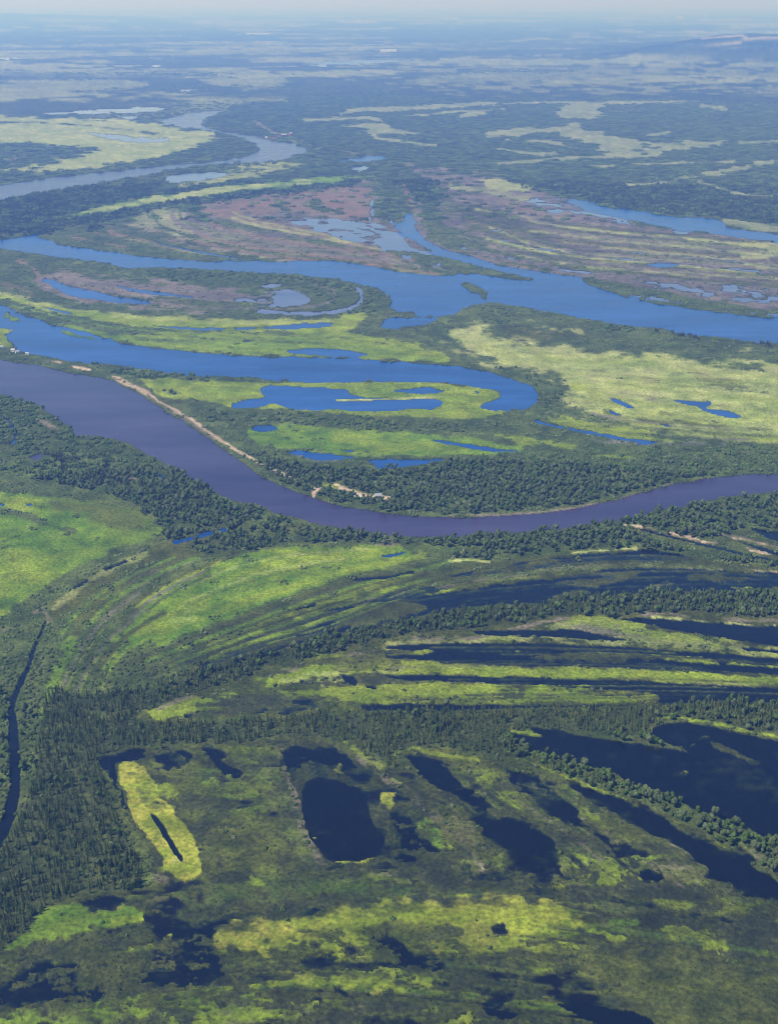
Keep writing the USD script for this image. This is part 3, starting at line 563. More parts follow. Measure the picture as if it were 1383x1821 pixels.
# olive bog with patches between the ditch and the middle meadow
L('olive', "150,1040 230,1010 330,975 400,990 350,1025 310,1042 276,1062 240,1100 222,1122 200,1160 170,1180 130,1170 140,1110", f=3, a=.9)
L('heath', "210,1020 280,1000 340,990 300,1015 240,1035 200,1040", f=3, a=.45)
L('green', "110,1150 140,1130 150,1160 120,1200 95,1260 80,1290 75,1260 95,1200", f=2.5, a=.8)
L('green', "165,1060 205,1055 215,1065 180,1070", f=1.5, a=.7)
F('h', "240,1065 276,1050 310,1038 360,1018 440,985 400,985 340,1005 290,1030 250,1050", .8)
F('h', "150,1100 200,1095 230,1110 210,1150 180,1175 150,1165 145,1125", .5)
F('h', "170,1180 240,1180 300,1170 330,1180 300,1210 220,1225 150,1235 130,1220", .65)
# middle-left bright meadow
L('green', "222,1123 239,1100 276,1060 309,1040 353,1023 399,1000 460,978 543,974 610,972 665,967 736,972 800,966 850,968 800,985 759,990 726,1000 660,1014 593,1032 543,1050 493,1067 440,1088 399,1104 333,1128 283,1148 249,1166 228,1160", f=1.6, rag=.9, reg='meadow_middle')
L('meadow', "235,1110 280,1080 340,1055 380,1070 420,1060 360,1095 300,1130 250,1140", f=6, a=.75, soft=.45)
L('meadow', "460,985 560,975 680,972 740,978 640,990 540,1005 440,1030 440,1000", f=6, a=.7, soft=.45)
L('straw', "300,1100 340,1080 355,1090 310,1115", f=4, a=.5, soft=.4)
L('green', "200,1120 222,1125 230,1165 205,1150", f=2, a=.8)
F('h', "700,965 780,960 860,965 920,975 900,990 860,985 800,992 740,1008 690,1022 640,1035 600,1040 660,1016 726,1000 760,990 720,980", .6)
F('b', "795,985 850,980 900,972 905,984 860,995 810,1000", .8)
F('h', "230,1165 283,1150 333,1130 399,1108 440,1092 493,1070 560,1050 640,1022 660,1022 600,1045 530,1072 460,1098 380,1125 300,1155 240,1178", .75, f=1.2)
arcs("285,1068 360,1026 460,988 600,976 720,974", "270,1145 400,1098 520,1055 660,1014 760,990", 7, [('olive', 4, .5, None), ('meadow', 7, .6, None), ('straw', 5, .35, None)], 33)
W("676,988 700,984 725,980 722,983 690,991", W_LAKE, 'dark blue slit pond in the middle meadow near its upper right end', 'pond', 'pond', f=.5)
SW = [('scrub', 5, .9, None), ('olive', 7, .85, None), ('shrubs', 6, .9, None), ('green', 6, .8, None), ('meadow', 3.5, .8, None), ('heath', 4, .6, None)]
arcs("88,1118 115,1085 155,1050 215,1018 285,988 345,974 400,957", "212,1165 236,1120 276,1075 326,1045 396,1012 456,985", 13, SW, 8)
arcs("75,1300 95,1225 132,1140 178,1085 235,1040", "200,1232 222,1182 250,1162 300,1140 340,1128", 12, SW, 9)
# south bank wood, right
F('b', "480,918 540,937 600,948 690,957 740,957 830,957 920,950 1000,940 1080,931 1140,918 1180,910 1250,896 1320,883 1383,880 1500,876 1500,945 1383,940 1330,935 1290,952 1240,957 1190,948 1150,936 1105,932 1120,955 1180,968 1250,984 1330,996 1383,1006 1500,1012 1500,1022 1383,1014 1300,1004 1240,990 1200,980 1100,975 1000,980 930,992 900,984 860,970 780,968 700,966 600,964 520,962 470,945", .85)
F('h', "480,918 540,937 690,957 830,957 920,950 900,975 780,965 660,965 520,960 440,960", .8)
L('mud', "660,968 690,962 715,964 700,972", f=2, a=.8)
L('olive', "520,925 580,945 620,955 560,955 500,945", f=2, a=.7)
L('sand', "1106,934 1140,938 1189,946 1222,955 1256,963 1300,972 1330,978 1375,989", stroke=3, f=.7, rag=1.2, a=.85)
L('mud', "1266,948 1306,956 1345,962 1400,980 1480,996", stroke=6, f=1, rag=1.2, a=.6)
L('sand', "1300,957 1340,962 1383,975 1480,992", stroke=3, f=.7, rag=1.2, a=.7)
W("1129,938 1172,946 1169,949 1143,946", W_DARK, 'narrow dark pond behind the sandy spit in the south bank wood', 'pond', 'pond', f=.4)
W("1160,946 1222,962 1289,977 1345,992 1400,1000", W_DARK, 'straight dark ditch running beside the sandy strip at the right', 'channel', 'channel', stroke=4, f=.4, rag=.4)
W("1302,961 1339,968 1383,982 1500,1005 1500,1012 1383,990 1355,979 1322,968", W_DARK, 'dark pool between the two sandy strips at the right edge', 'pond', 'pond', f=.5)
W("1332,938 1355,940 1383,946 1450,952 1500,975 1383,963 1355,954", W_DARK, 'dark pond under the trees at the right edge, above the sandy strips', 'pond', 'pond', f=.6)
# ---------------- crescent lakes right of centre
L('olive', "440,1110 530,1075 640,1040 736,1018 830,1005 920,995 1000,985 1100,976 1200,980 1300,1004 1383,1012 1500,1018 1500,1060 1383,1052 1260,1050 1160,1050 1060,1062 973,1073 920,1078 860,1082 809,1085 740,1100 640,1120 586,1135 510,1152 450,1168 349,1202 310,1200 380,1160", f=1.5)
L('lily', "470,1110 560,1076 650,1048 740,1022 780,1018 770,1035 700,1052 620,1075 540,1100 480,1125", f=3, a=.8, p=.2)
F('h', "455,1100 530,1076 600,1052 690,1030 740,1022 720,1030 640,1050 560,1076 490,1102", .3, floor=False)
W("789,1027 826,1018 876,1011 923,1002 990,990 1056,983 1129,978 1172,978 1206,985 1240,994 1222,998 1156,996 1089,1000 1023,1006 973,1011 920,1016 859,1021 810,1029", W_DARK, 'dark crescent lake nearest the south bank wood', 'lake', 'lake', f=.9, rag=.9)
L('lily', "923,1000 990,990 1020,996 960,1004", f=1.5, a=.8)
L('lily', "1200,985 1289,1000 1330,1005 1256,1000", f=1.5, a=.8)
L('lily', "860,1006 920,996 930,999 870,1010", f=1.2, a=.8, p=.3)
W("650,1070 693,1056 743,1047 793,1040 840,1036 780,1048 720,1062 663,1073 690,1066 723,1061 769,1056 826,1050 876,1040 923,1035 973,1028 1033,1021 1083,1013 1139,1010 1206,1010 1256,1013 1322,1015 1383,1018 1500,1022 1500,1050 1383,1047 1339,1048 1332,1055 1256,1052 1189,1049 1156,1052 1123,1056 1073,1061 1023,1066 973,1072 920,1076 859,1081 809,1084 773,1092 736,1101 693,1114 660,1119 626,1122 586,1134 560,1141 510,1151 460,1164 412,1181 349,1199 353,1184 383,1174 416,1162 460,1144 520,1120 580,1090", W_DARK, 'long dark crescent lake with floating weed, second from the south bank wood', 'lake', 'lake', f=1.0, rag=1.0)
L('lily', "470,1120 526,1098 626,1083 693,1070 743,1069 772,1076 752,1084 736,1093 693,1101 660,1110 610,1117 526,1124 480,1136", f=2, rag=.9, p=.12)
L('lily', "990,1033 1073,1025 1129,1015 1150,1022 1110,1034 1089,1041 1000,1042", f=2, rag=1.2, p=.3)
L('lily', "973,1060 1023,1051 1066,1053 1040,1062 980,1070", f=1.5, rag=1.2, p=.3)
L('lily', "1220,1022 1300,1020 1360,1028 1300,1034 1230,1032", f=1.5, rag=1.2, p=.3)
L('mud', "1143,1040 1196,1030 1200,1036 1150,1043", f=1.5, a=.6)
L('meadow', "1290,1044 1330,1042 1345,1046 1310,1048", f=1, a=.8)
L('meadow', "450,1112 500,1096 560,1076 640,1060 720,1044", stroke=3.5, f=.8, rag=1.4)
L('meadow', "440,1150 470,1138 520,1126", stroke=6, f=1, rag=1.6)
L('meadow', "370,1170 420,1140 470,1120", stroke=12, f=2, rag=1.8, a=.8)
L('meadow', "480,1145 530,1132", stroke=4, f=.8, rag=1)
L('mud', "640,1070 700,1058 760,1048 800,1042 860,1030 923,1024 990,1014 1060,1007 1130,1003", stroke=5, f=1, rag=1.4, a=.6)
L('meadow', "640,1080 700,1070 770,1054 840,1040 920,1030", stroke=3, f=.7, rag=.9)
F('h', "760,1046 860,1028 923,1020 1023,1008 1100,1003 1200,1003 1300,1010 1383,1015 1383,1010 1250,1004 1130,1000 1000,1010 900,1022", .8)
L('sand', "1080,1007 1160,1006 1256,1011 1330,1014 1400,1017", stroke=2, f=.6, rag=1.6, a=.6)
L('straw', "800,999 830,995 870,1000", stroke=4, f=.8, rag=.8)
L('straw', "1010,986 1070,978 1130,976", stroke=3, f=.6, rag=.9)
L('meadow', "650,1040 700,1028 730,1024", stroke=5, f=1, rag=1.2)
arcs("232,1168 283,1150 333,1130 399,1106 493,1069 593,1034 660,1016 726,1002 800,987", "265,1235 349,1199 460,1158 560,1132 640,1105 740,1060 800,1050", 20, [('olive', 7, .7, None), ('meadow', 3, .7, None), ('murk', 5, .8, .55), ('lily', 7, .7, None), ('shrubs', 4, .6, None), ('green', 5, .5, None)], 10)
arcs("586,1134 693,1114 810,1084 920,1074 1073,1059 1256,1050 1480,1048", "640,1072 733,1052 826,1040 923,1030 1056,1018 1200,1012 1383,1022 1480,1025", 6, [('lily', 4, .7, .3), ('lily', 3, .7, .2), ('olive', 3, .6, .1)], 11)
for s, w, lb in (("630,1031 690,1026 733,1018", 6, 'dark ribbon pool under the shrub row at the lower edge of the middle meadow'),
             ("530,1086 545,1080 563,1076", 5, 'tiny dark streak pool left of the crescent lakes'),
             ("576,1088 600,1083 628,1076", 5, 'narrow dark streak pool at the left tip of the crescent lakes')):
    W(s, W_DARK, lb, 'pond', 'pond', stroke=w, f=.7, rag=1.2)
# wooded strip between crescent lakes and the striped ponds
L('olive', "350,1200 450,1170 586,1136 693,1116 809,1088 1000,1066 1160,1054 1500,1056 1500,1265 1250,1250 640,1268 460,1275 240,1290 235,1270 300,1245 380,1220", f=2)
F('bs', "345,1200 450,1170 560,1140 640,1122 740,1102 810,1086 870,1083 920,1079 1000,1067 1120,1057 1160,1053 1260,1054 1330,1058 1383,1054 1500,1056 1500,1100 1383,1098 1300,1092 1150,1090 1080,1094 1000,1096 920,1105 840,1118 760,1124 690,1134 640,1144 600,1158 540,1172 480,1184 440,1200 380,1220 300,1245 250,1258 280,1225", .8)
# striped ponds
L('straw', "650,1150 720,1142 800,1135 880,1134 923,1130 1000,1108 1060,1104 1130,1112 1180,1122 1260,1138 1383,1152 1500,1158 1500,1168 1383,1168 1300,1160 1180,1152 1060,1144 960,1140 860,1142 720,1148", f=2.5, rag=1.2, a=.55)
L('meadow', "990,1098 1060,1100 1130,1110 1220,1128 1310,1145 1330,1152 1250,1150 1150,1138 1080,1118 1000,1108", f=2.5, rag=1.3, a=.7)
L('mud', "730,1137 800,1138 860,1133 960,1106 1010,1100", stroke=5, f=1.2, rag=1.4)
L('mud', "1140,1092 1200,1094 1260,1100 1320,1104 1400,1106", stroke=4, f=.8, rag=1.2)
L('straw', "1160,1098 1240,1104 1330,1112 1420,1114", stroke=3, f=.7, rag=1)
L('heath', "1010,1110 1080,1116 1130,1128 1160,1140 1090,1134 1030,1122", f=2, rag=1.5, a=.7)
F('h', "1090,1116 1140,1120 1190,1134 1260,1140 1200,1142 1130,1132", .4, floor=False)
W("836,1123 846,1121 923,1120 973,1120 1023,1121 1056,1126 1089,1133 1133,1140 1089,1140 1023,1136 973,1134 923,1131 892,1130 853,1128", W_DARK, 'slender dark pond just under the wooded strip, the shorter of the two there', 'pond', 'pond', f=.6)
W("1083,1100 1109,1100 1189,1101 1256,1106 1306,1111 1383,1113 1500,1115 1500,1155 1383,1148 1339,1143 1289,1135 1222,1125 1189,1118 1156,1110 1123,1105", W_DARK, 'dark wedge pond under the wooded strip, running out of the right edge', 'pond', 'pond', f=.6)
W("1312,1150 1383,1155 1500,1158 1500,1166 1383,1161 1322,1156", W_DARK, 'thin dark pond at the right edge below the wedge pond', 'pond', 'pond', f=.5)
W("673,1150 726,1146 793,1145 923,1144 990,1145 1056,1148 1123,1151 1189,1156 1256,1160 1306,1163 1383,1171 1500,1175 1500,1210 1383,1202 1289,1197 1222,1194 1156,1191 1089,1187 1023,1186 923,1184 859,1182 809,1181 759,1177 726,1174 673,1168 726,1163 783,1160 759,1156 713,1155", W_DARK, 'long dark striped lake with weed bands, middle of the stripes', 'lake', 'lake', f=.8)
L('meadow', "700,1162 760,1157 785,1160 740,1165", f=1.2)
L('lily', "923,1170 990,1165 1080,1164 1156,1166 1180,1172 1120,1178 1023,1176", f=1.5, rag=1, p=.15)
L('meadow', "1166,1169 1256,1178 1383,1186 1500,1190", stroke=4, f=.9, rag=1)
L('murk', "900,1150 1050,1153 1180,1162 1300,1170 1383,1180 1300,1176 1150,1168 1000,1160", f=1.5, a=.7, p=.62)
L('murk', "1180,1182 1300,1188 1383,1196 1300,1196 1200,1190", f=1.5, a=.6, p=.6)
L('meadow', "480,1200 540,1186 640,1180 740,1178 830,1184 923,1187 1056,1190 1200,1196 1383,1206 1500,1210 1500,1222 1383,1222 1289,1216 1206,1212 1123,1209 1023,1204 923,1202 776,1200 700,1196 600,1204 520,1216 460,1228", f=1.2, rag=1.1, a=.85, reg='meadow_stripe')
L('straw', "480,1214 560,1200 660,1190 740,1192 660,1202 560,1214", f=3, rag=1.6, a=.5)
L('olive', "600,1176 660,1170 720,1178 700,1190 640,1192 600,1200", f=2, rag=1.8, a=.8)
L('mud', "500,1195 530,1190", stroke=7, f=1.5, a=.7)
L('mud', "620,1165 670,1160", stroke=6, f=1.5, a=.7)
W("673,1201 719,1199 776,1202 923,1204 1023,1206 1123,1211 1206,1214 1289,1218 1383,1224 1500,1228 1500,1265 1383,1250 1339,1249 1289,1247 1222,1249 1189,1254 1160,1253 1179,1241 1162,1234 1123,1228 1056,1224 990,1222 923,1214 859,1213 793,1212 743,1210 699,1206", W_DARK, 'widest dark striped pond, opening out to the right edge beside the spruce wood', 'pond', 'pond', f=.7)
L('meadow', "470,1235 560,1225 640,1220 720,1216 800,1218 923,1220 1000,1226 1090,1230 1150,1234 1176,1241 1166,1249 1056,1252 923,1252 793,1252 700,1250 640,1252 560,1246 500,1244", f=1.2, rag=1.0, a=.75, reg='meadow_spit')
L('olive', "700,1240 800,1238 923,1242 1056,1246 1000,1252 840,1252 720,1250", f=2, rag=1.2, a=.7)
L('mud', "923,1235 1000,1236 1060,1238", stroke=3, f=1, a=.7)
W("633,1256 653,1251 726,1252 793,1253 923,1253 1056,1254 1150,1252 1160,1255 1056,1258 920,1260 859,1263 759,1264 653,1263", W_DARK, 'thin dark pond along the upper edge of the spruce wood', 'pond', 'pond', f=.6)
for s, lb in (("600,1200 618,1203 636,1210 626,1218 606,1210", 'small ragged pool left of the striped ponds, upper one'),
          ("470,1219 503,1219 490,1222", 'tiny streak pool left of the striped ponds'),
          ("530,1212 550,1214 540,1217", 'tiny pool left of the striped ponds, beside the ragged ones'),
          ("516,1242 550,1239 578,1240 562,1249 530,1250", 'small murky pool above the spruce wood, right of the bog arm'),
          ("646,1217 665,1214 670,1224 655,1224", 'small ragged pool left of the striped ponds, lower one')):
    W(s, W_DARK, lb, 'pond', 'pond', f=1.0, rag=1.4)
L('murk', "450,1240 520,1236 580,1238 600,1250 540,1260 470,1262", f=3, rag=1.5, a=.8, p=.45)
L('meadow', "250,1275 290,1255 340,1245 420,1236 470,1232 440,1244 360,1255 320,1268 300,1280", f=2, rag=1.3, a=.8)
L('mud', "280,1262 320,1245 350,1240", stroke=6, f=1.5, a=.7)
L('murk', "313,1272 383,1262 449,1243 480,1252 450,1266 366,1277", f=2, rag=1.4, a=.95, p=.55)
arcs("640,1150 793,1143 1056,1147 1256,1158 1480,1172", "640,1262 793,1256 1056,1255 1200,1250 1480,1258", 14, [('meadow', 3, .8, None), ('murk', 4, .8, .6), ('lily', 4, .8, .3), ('olive', 3, .7, None), ('mud', 2, .6, None)], 31)
arcs("660,1068 800,1040 923,1030 1073,1018 1256,1013 1480,1022", "780,1028 880,1008 1056,984 1180,980 1330,1006 1480,1016", 6, [('olive', 3, .8, None), ('meadow', 2, .7, None), ('lily', 4, .8, .3), ('shrubs', 3, .5, None)], 32)
# ---------------- spruce wood
F('s', "85,1240 110,1225 130,1240 180,1240 230,1230 290,1215 340,1202 400,1192 450,1175 470,1185 440,1202 380,1222 300,1247 240,1265 235,1282 300,1288 400,1288 500,1278 640,1268 800,1266 950,1260 1060,1259 1150,1260 1190,1256 1260,1249 1383,1252 1500,1254 1500,1312 1383,1308 1300,1292 1220,1279 1180,1280 1160,1300 1100,1314 1040,1302 960,1292 930,1298 890,1303 885,1316 950,1345 1040,1372 1100,1400 1060,1398 1000,1380 930,1354 880,1345 820,1335 730,1332 700,1345 720,1365 740,1395 730,1400 690,1375 650,1347 610,1322 560,1310 500,1312 460,1322 400,1326 330,1322 230,1328 172,1348 180,1392 205,1440 220,1490 262,1555 270,1575 240,1585 160,1592 110,1602 75,1628 50,1670 0,1700 -120,1730 -120,1560 0,1525 20,1490 45,1440 60,1400 65,1340 75,1290", 1.0, f=1.8)
F('b', "1170,1275 1190,1256 1260,1249 1383,1252 1500,1254 1500,1310 1383,1306 1300,1291 1220,1279", .6, floor=False)
F('b', "1000,1304 1060,1300 1100,1305 1130,1300 1170,1312 1205,1328 1232,1337 1190,1331 1130,1321 1060,1311", .7)
F('b', "890,1308 930,1322 980,1345 1040,1362 1100,1388 1170,1415 1240,1443 1300,1468 1383,1508 1500,1568 1500,1660 1383,1575 1340,1530 1270,1495 1190,1455 1110,1420 1020,1385 940,1355 895,1342", .8, f=1.5)
L('olive', "700,1340 760,1330 850,1342 900,1350 960,1372 1010,1395 960,1385 900,1375 840,1372 790,1370", f=2.5, rag=1.5, a=.85)
L('meadow', "930,1352 1000,1380 1080,1410 1160,1446 1230,1478 1290,1510", stroke=6, f=1, rag=1.1, a=.9)
L('meadow', "700,1340 735,1332 790,1345 850,1352", stroke=7, f=1.5, rag=1.3, a=.8)
L('meadow', "1170,1277 1205,1276 1250,1284 1310,1296 1390,1314", stroke=5, f=1, rag=1)
L('mud', "1340,1518 1383,1550 1440,1590", stroke=14, f=2, a=.5)
# dark lakes right of the spruce wood
W("886,1302 920,1304 956,1311 970,1309 950,1302 940,1296 953,1292 990,1297 1039,1308 1089,1315 1139,1325 1189,1332 1239,1340 1209,1326 1176,1315 1156,1303 1176,1287 1209,1283 1256,1289 1306,1301 1383,1319 1500,1340 1500,1568 1383,1500 1355,1487 1322,1471 1272,1454 1222,1434 1189,1421 1156,1406 1109,1384 1083,1372 1039,1361 990,1346 950,1334 910,1314", W_DARK, 'large navy lake filling the right side below the spruce wood', 'lake', 'lake', f=.8)
L('meadow', "880,1298 930,1300 955,1304 962,1310 930,1306", f=1, a=.8)
L('lily', "1260,1315 1290,1325 1340,1352 1360,1362 1320,1352 1280,1335", f=1.2, rag=1.4, p=.3, a=.9)
L('algae', "1194,1366 1230,1370 1218,1374 1198,1371", f=.8, rag=1.6, a=.8)
L('lily', "1230,1325 1250,1308 1262,1310", stroke=4, f=1, rag=1.3, a=.8)
L('murk', "1100,1300 1300,1340 1400,1380 1400,1450 1300,1420 1150,1360", f=6, rag=1.5, a=.35, p=.72)
# near bog: ponds between diagonal ridges
L('olive', "175,1345 230,1330 400,1326 500,1312 560,1310 620,1325 690,1375 740,1400 800,1370 900,1375 1000,1385 1100,1420 1200,1462 1290,1505 1383,1590 1500,1680 1500,1900 -150,1900 -150,1730 0,1702 50,1675 75,1632 110,1606 160,1596 250,1585 300,1570 250,1490 222,1430 195,1385", f=1.5, a=1.0, shr=.04)
BOG = "175,1345 400,1326 560,1310 690,1375 800,1370 1000,1385 1200,1462 1383,1590 1500,1680 1500,1900 -150,1900 -150,1730 75,1632 160,1596 300,1570 222,1430"
B('meadow', BOG, STREAK2, .53, .62, .55)
B('green', BOG, N60, .52, .62, .45)
B('mud', BOG, MOT, .60, .68, .35)
B('murk', BOG, 1 - STREAK, .48, .60, .95, .62)
B('lily', BOG, 1 - STREAK2, .48, .58, .6)
L('scrub', "390,1325 440,1345 480,1320 500,1318 505,1340 510,1380 530,1430 545,1480 560,1520 580,1545 540,1550 520,1510 500,1460 480,1420 440,1380 410,1350", f=2.5, rag=1.5, a=.6, shr=.05)
L('mud', "505,1330 515,1380 530,1430 545,1480 560,1520 575,1540", stroke=18, f=2.5, rag=1.2, a=.75)
F('h', "505,1330 515,1380 530,1430 545,1480 560,1520", .5, False, 1.5, 1, 12)
L('mud', "640,1350 680,1380 730,1412 780,1455 830,1505 860,1540", stroke=18, f=2.5, rag=1.4, a=.65)
F('h', "640,1350 680,1380 730,1412 780,1455 830,1505", .5, False, 1.5, 1, 14)
L('meadow', "610,1318 660,1355 720,1395 770,1440", stroke=8, f=2, rag=1.5, a=.6)
L('olive', "700,1345 800,1365 840,1410 870,1480 900,1540 840,1540 780,1470 720,1400", f=3, rag=1.5, a=.6)
L('mud', "780,1420 840,1470 870,1520 830,1510", f=3, rag=1.6, a=.4)
# left pond with the yellow algae loop
L('lily', "176,1352 200,1338 240,1332 283,1336 366,1330 399,1343 440,1370 480,1430 500,1470 530,1520 545,1550 470,1560 380,1565 340,1570 290,1560 260,1510 225,1430", f=2.5, rag=1.2, a=.75, p=.12)
L('green', "330,1350 400,1360 440,1400 480,1450 440,1470 400,1420 350,1400", f=6, rag=1.8, a=.5, soft=.45)
L('olive', "380,1440 470,1450 520,1530 440,1550 380,1520", f=6, rag=1.8, a=.6, soft=.45)
W("176,1352 200,1337 240,1333 275,1340 262,1350 225,1350 203,1362 205,1385 215,1410 226,1432 222,1440 208,1415 195,1385 180,1366", W_DARK, 'dark water rim around the left end of the yellow algae loop', 'pond', 'pond', f=1.2, rag=1.3)
W("270,1340 310,1338 346,1338 342,1352 310,1357 280,1360", W_DARK, 'dark patch of open water at the upper right of the yellow algae loop', 'pond', 'pond', f=1.8, rag=1.8)
W("360,1333 384,1331 400,1344 429,1373 422,1384 400,1374 372,1350", W_DARK, 'thin dark water band along the upper right rim of the algae pond', 'pond', 'pond', f=1.5, rag=1.5)
L('algae', "300,1345 320,1338 330,1350 320,1362 308,1352", f=1.5, rag=2, a=.6)
L('murk', "370,1490 420,1500 470,1495 440,1510 390,1512", f=3, rag=1.8, a=.8, p=.5)
L('algae', "206,1362 226,1350 253,1357 266,1373 276,1400 290,1424 313,1441 320,1458 334,1473 347,1492 347,1506 357,1530 360,1553 347,1566 329,1570 312,1563 292,1533 274,1506 255,1483 238,1450 227,1426 214,1393", f=1.4, rag=.7, soft=.3, reg='algae_loop')
L('meadow', "232,1375 262,1375 276,1400 288,1426 262,1430 250,1410 240,1392", f=2, rag=2, a=.4)
L('olive', "245,1385 262,1395 272,1420 258,1425", f=2, rag=2, a=.6)
L('straw', "300,1520 330,1540 345,1525 320,1550", f=3, a=.4)
B('olive', '214,1362 262,1358 284,1405 300,1440 270,1440 245,1420', MOT, .45, .56, .75, .1, True)
B('meadow', '206,1350 300,1360 365,1530 340,1570 300,1560 214,1400', STREAK, .50, .60, .6, None, True)
W("268,1446 276,1448 283,1456 299,1484 311,1504 322,1522 327,1532 321,1533 309,1518 298,1500 286,1482 275,1462", W_DARK, 'dark slot of water inside the yellow algae loop', 'pond', 'pond', f=.5, rag=.25)
L('mud', "275,1555 295,1550 315,1570 290,1580", f=2, a=.5)
# trapezoid pond
L('murk', "500,1328 560,1322 605,1335 640,1356 680,1386 715,1410 750,1440 770,1480 790,1515 760,1536 690,1545 590,1545 575,1525 548,1475 530,1420 512,1370", f=1.2, rag=.6, p=.6)
W("502,1332 560,1328 603,1342 633,1362 660,1384 640,1392 600,1382 570,1374 540,1370 525,1385 515,1372", W_DARK, 'murky upper part of the trapezoid pond, above its open centre', 'pond', 'pond', f=2.5, rag=1.8)
L('lily', "525,1360 560,1352 600,1372 620,1388 560,1378 530,1390", f=2.5, rag=1.8, a=.8, p=.25)
W("545,1384 573,1380 603,1390 640,1401 648,1418 655,1436 662,1462 675,1478 683,1490 678,1510 670,1524 640,1531 593,1532 571,1520 558,1496 544,1470 535,1438 538,1408", W_DARK, 'dark trapezoid pond with open navy water in the near bog', 'pond', 'pond', f=.9, rag=.5)
W("689,1440 719,1440 736,1462 759,1496 786,1516 759,1533 699,1534 706,1505 712,1480 700,1460", W_DARK, 'dark triangular water right of the trapezoid pond', 'pond', 'pond', f=1.6, rag=1.3)
L('green', "725,1430 748,1440 775,1475 795,1508 780,1512 755,1485 730,1455", f=2, rag=.8, a=.9)
L('algae', "668,1411 688,1414 706,1426 704,1436 688,1437 684,1424", f=1.6, rag=1.8, soft=.4, a=.8)
L('algae', "588,1531 630,1533 645,1530 672,1525 668,1530 640,1537 600,1536", f=.7, rag=.8)
L('algae', "690,1458 696,1465 692,1470", f=.8, rag=1)
L('algae', "596,1364 608,1373 600,1378 590,1368", f=.9, rag=1.3, a=.8)
L('algae', "556,1488 570,1487 566,1491", f=.6, rag=.8, a=.8)
arcs("715,1343 760,1385 830,1443 900,1505 960,1560", "1000,1386 1109,1440 1222,1495 1339,1575 1420,1620", 20, [('murk', 11, .9, .68), ('murk', 8, .9, .66), ('olive', 7, .75, None), ('mud', 5, .6, None), ('meadow', 4, .65, None), ('shrubs', 5, .3, None)], 12)
# diagonal dark ponds
W("715,1343 723,1350 746,1342 776,1353 799,1366 826,1393 850,1412 835,1420 800,1414 759,1384 739,1364", W_DARK, 'dark diagonal pond below the spruce wood, right of the trapezoid pond', 'pond', 'pond', f=1.2, rag=1.3)
W("830,1405 876,1423 884,1440 860,1446 840,1432 800,1420", W_DARK, 'murky middle link of the dark diagonal pond', 'pond', 'pond', f=2, rag=2)
W("826,1443 866,1455 920,1460 950,1472 975,1495 990,1530 960,1550 923,1535 902,1507 859,1481", W_DARK, 'dark diagonal pond in the centre right of the near bog', 'pond', 'pond', f=1.6, rag=1.5)
L('lily', "850,1430 900,1438 930,1455 880,1452", f=2, rag=1.8, a=.8)
W("862,1352 900,1366 940,1378 960,1392 985,1415 1020,1440 1045,1462 1080,1495 1112,1523 1085,1512 1040,1476 996,1450 956,1421 920,1395 890,1375", W_DARK, 'narrow dark diagonal channel pond left of the wooded ridge', 'pond', 'pond', f=1.8, rag=1.8)
L('lily', "900,1380 960,1395 990,1420 930,1400", f=2.5, rag=2, a=.7)
W("1000,1386 1040,1397 1073,1408 1129,1437 1172,1457 1222,1481 1276,1507 1339,1535 1383,1573 1500,1645 1500,1700 1383,1595 1322,1589 1289,1566 1239,1533 1206,1506 1156,1474 1109,1454 1073,1431 1030,1405", W_DARK, 'long dark diagonal water under the wooded ridge at the lower right', 'pond', 'pond', f=1.8, rag=1.2)
L('lily', "1060,1430 1120,1460 1180,1490 1230,1530 1260,1560 1180,1540 1100,1500 1070,1470", f=3, rag=1.6, a=.7, p=.1)
L('green', "1120,1500 1160,1498 1185,1510 1160,1522 1125,1520", f=2.5, rag=1.6, a=.6)
L('mud', "1160,1520 1230,1550 1260,1580 1200,1575 1150,1550", f=4, rag=1.8, a=.5)
W("1139,1548 1160,1543 1177,1548 1178,1558 1165,1565 1145,1560", W_DARK, 'small dark pool in the bog left of the long diagonal water', 'pond', 'pond', f=1.6, rag=1.4)
F('h', "930,1380 990,1420 1050,1470 1110,1525 1140,1550 1120,1555 1060,1500 1000,1450 940,1400", .35, floor=False)
F('h', "990,1500 1060,1520 1110,1550 1080,1560 1000,1540", .3, floor=False)
STRIPES = "640,1130 900,1120 1150,1090 1500,1120 1500,1265 1250,1250 640,1268 460,1262 300,1270 480,1190"
for zone in (STRIPES,):
    B('meadow', zone, STREAK2, .56, .63, .4, p=None)
    B('murk', zone, 1 - STREAK, .56, .63, .8, .56)
B('murk', BOG, 1 - MOT, .55, .63, .7, .56)
B('murk', BOG, 1 - STREAK2, .53, .62, .9, .60)
B('olive', BOG, STREAK2, .56, .62, .45, None)
arcs("60,1690 250,1660 450,1615 700,1565 950,1570 1150,1600 1400,1650", "0,1830 250,1790 500,1770 800,1790 1050,1830 1383,1850", 26, [('murk', 10, .85, .64), ('murk', 13, .85, .62), ('green', 9, .3, None), ('olive', 9, .6, None), ('meadow', 6, .3, None), ('lily', 12, .8, None), ('murk', 8, .8, .62)], 13)
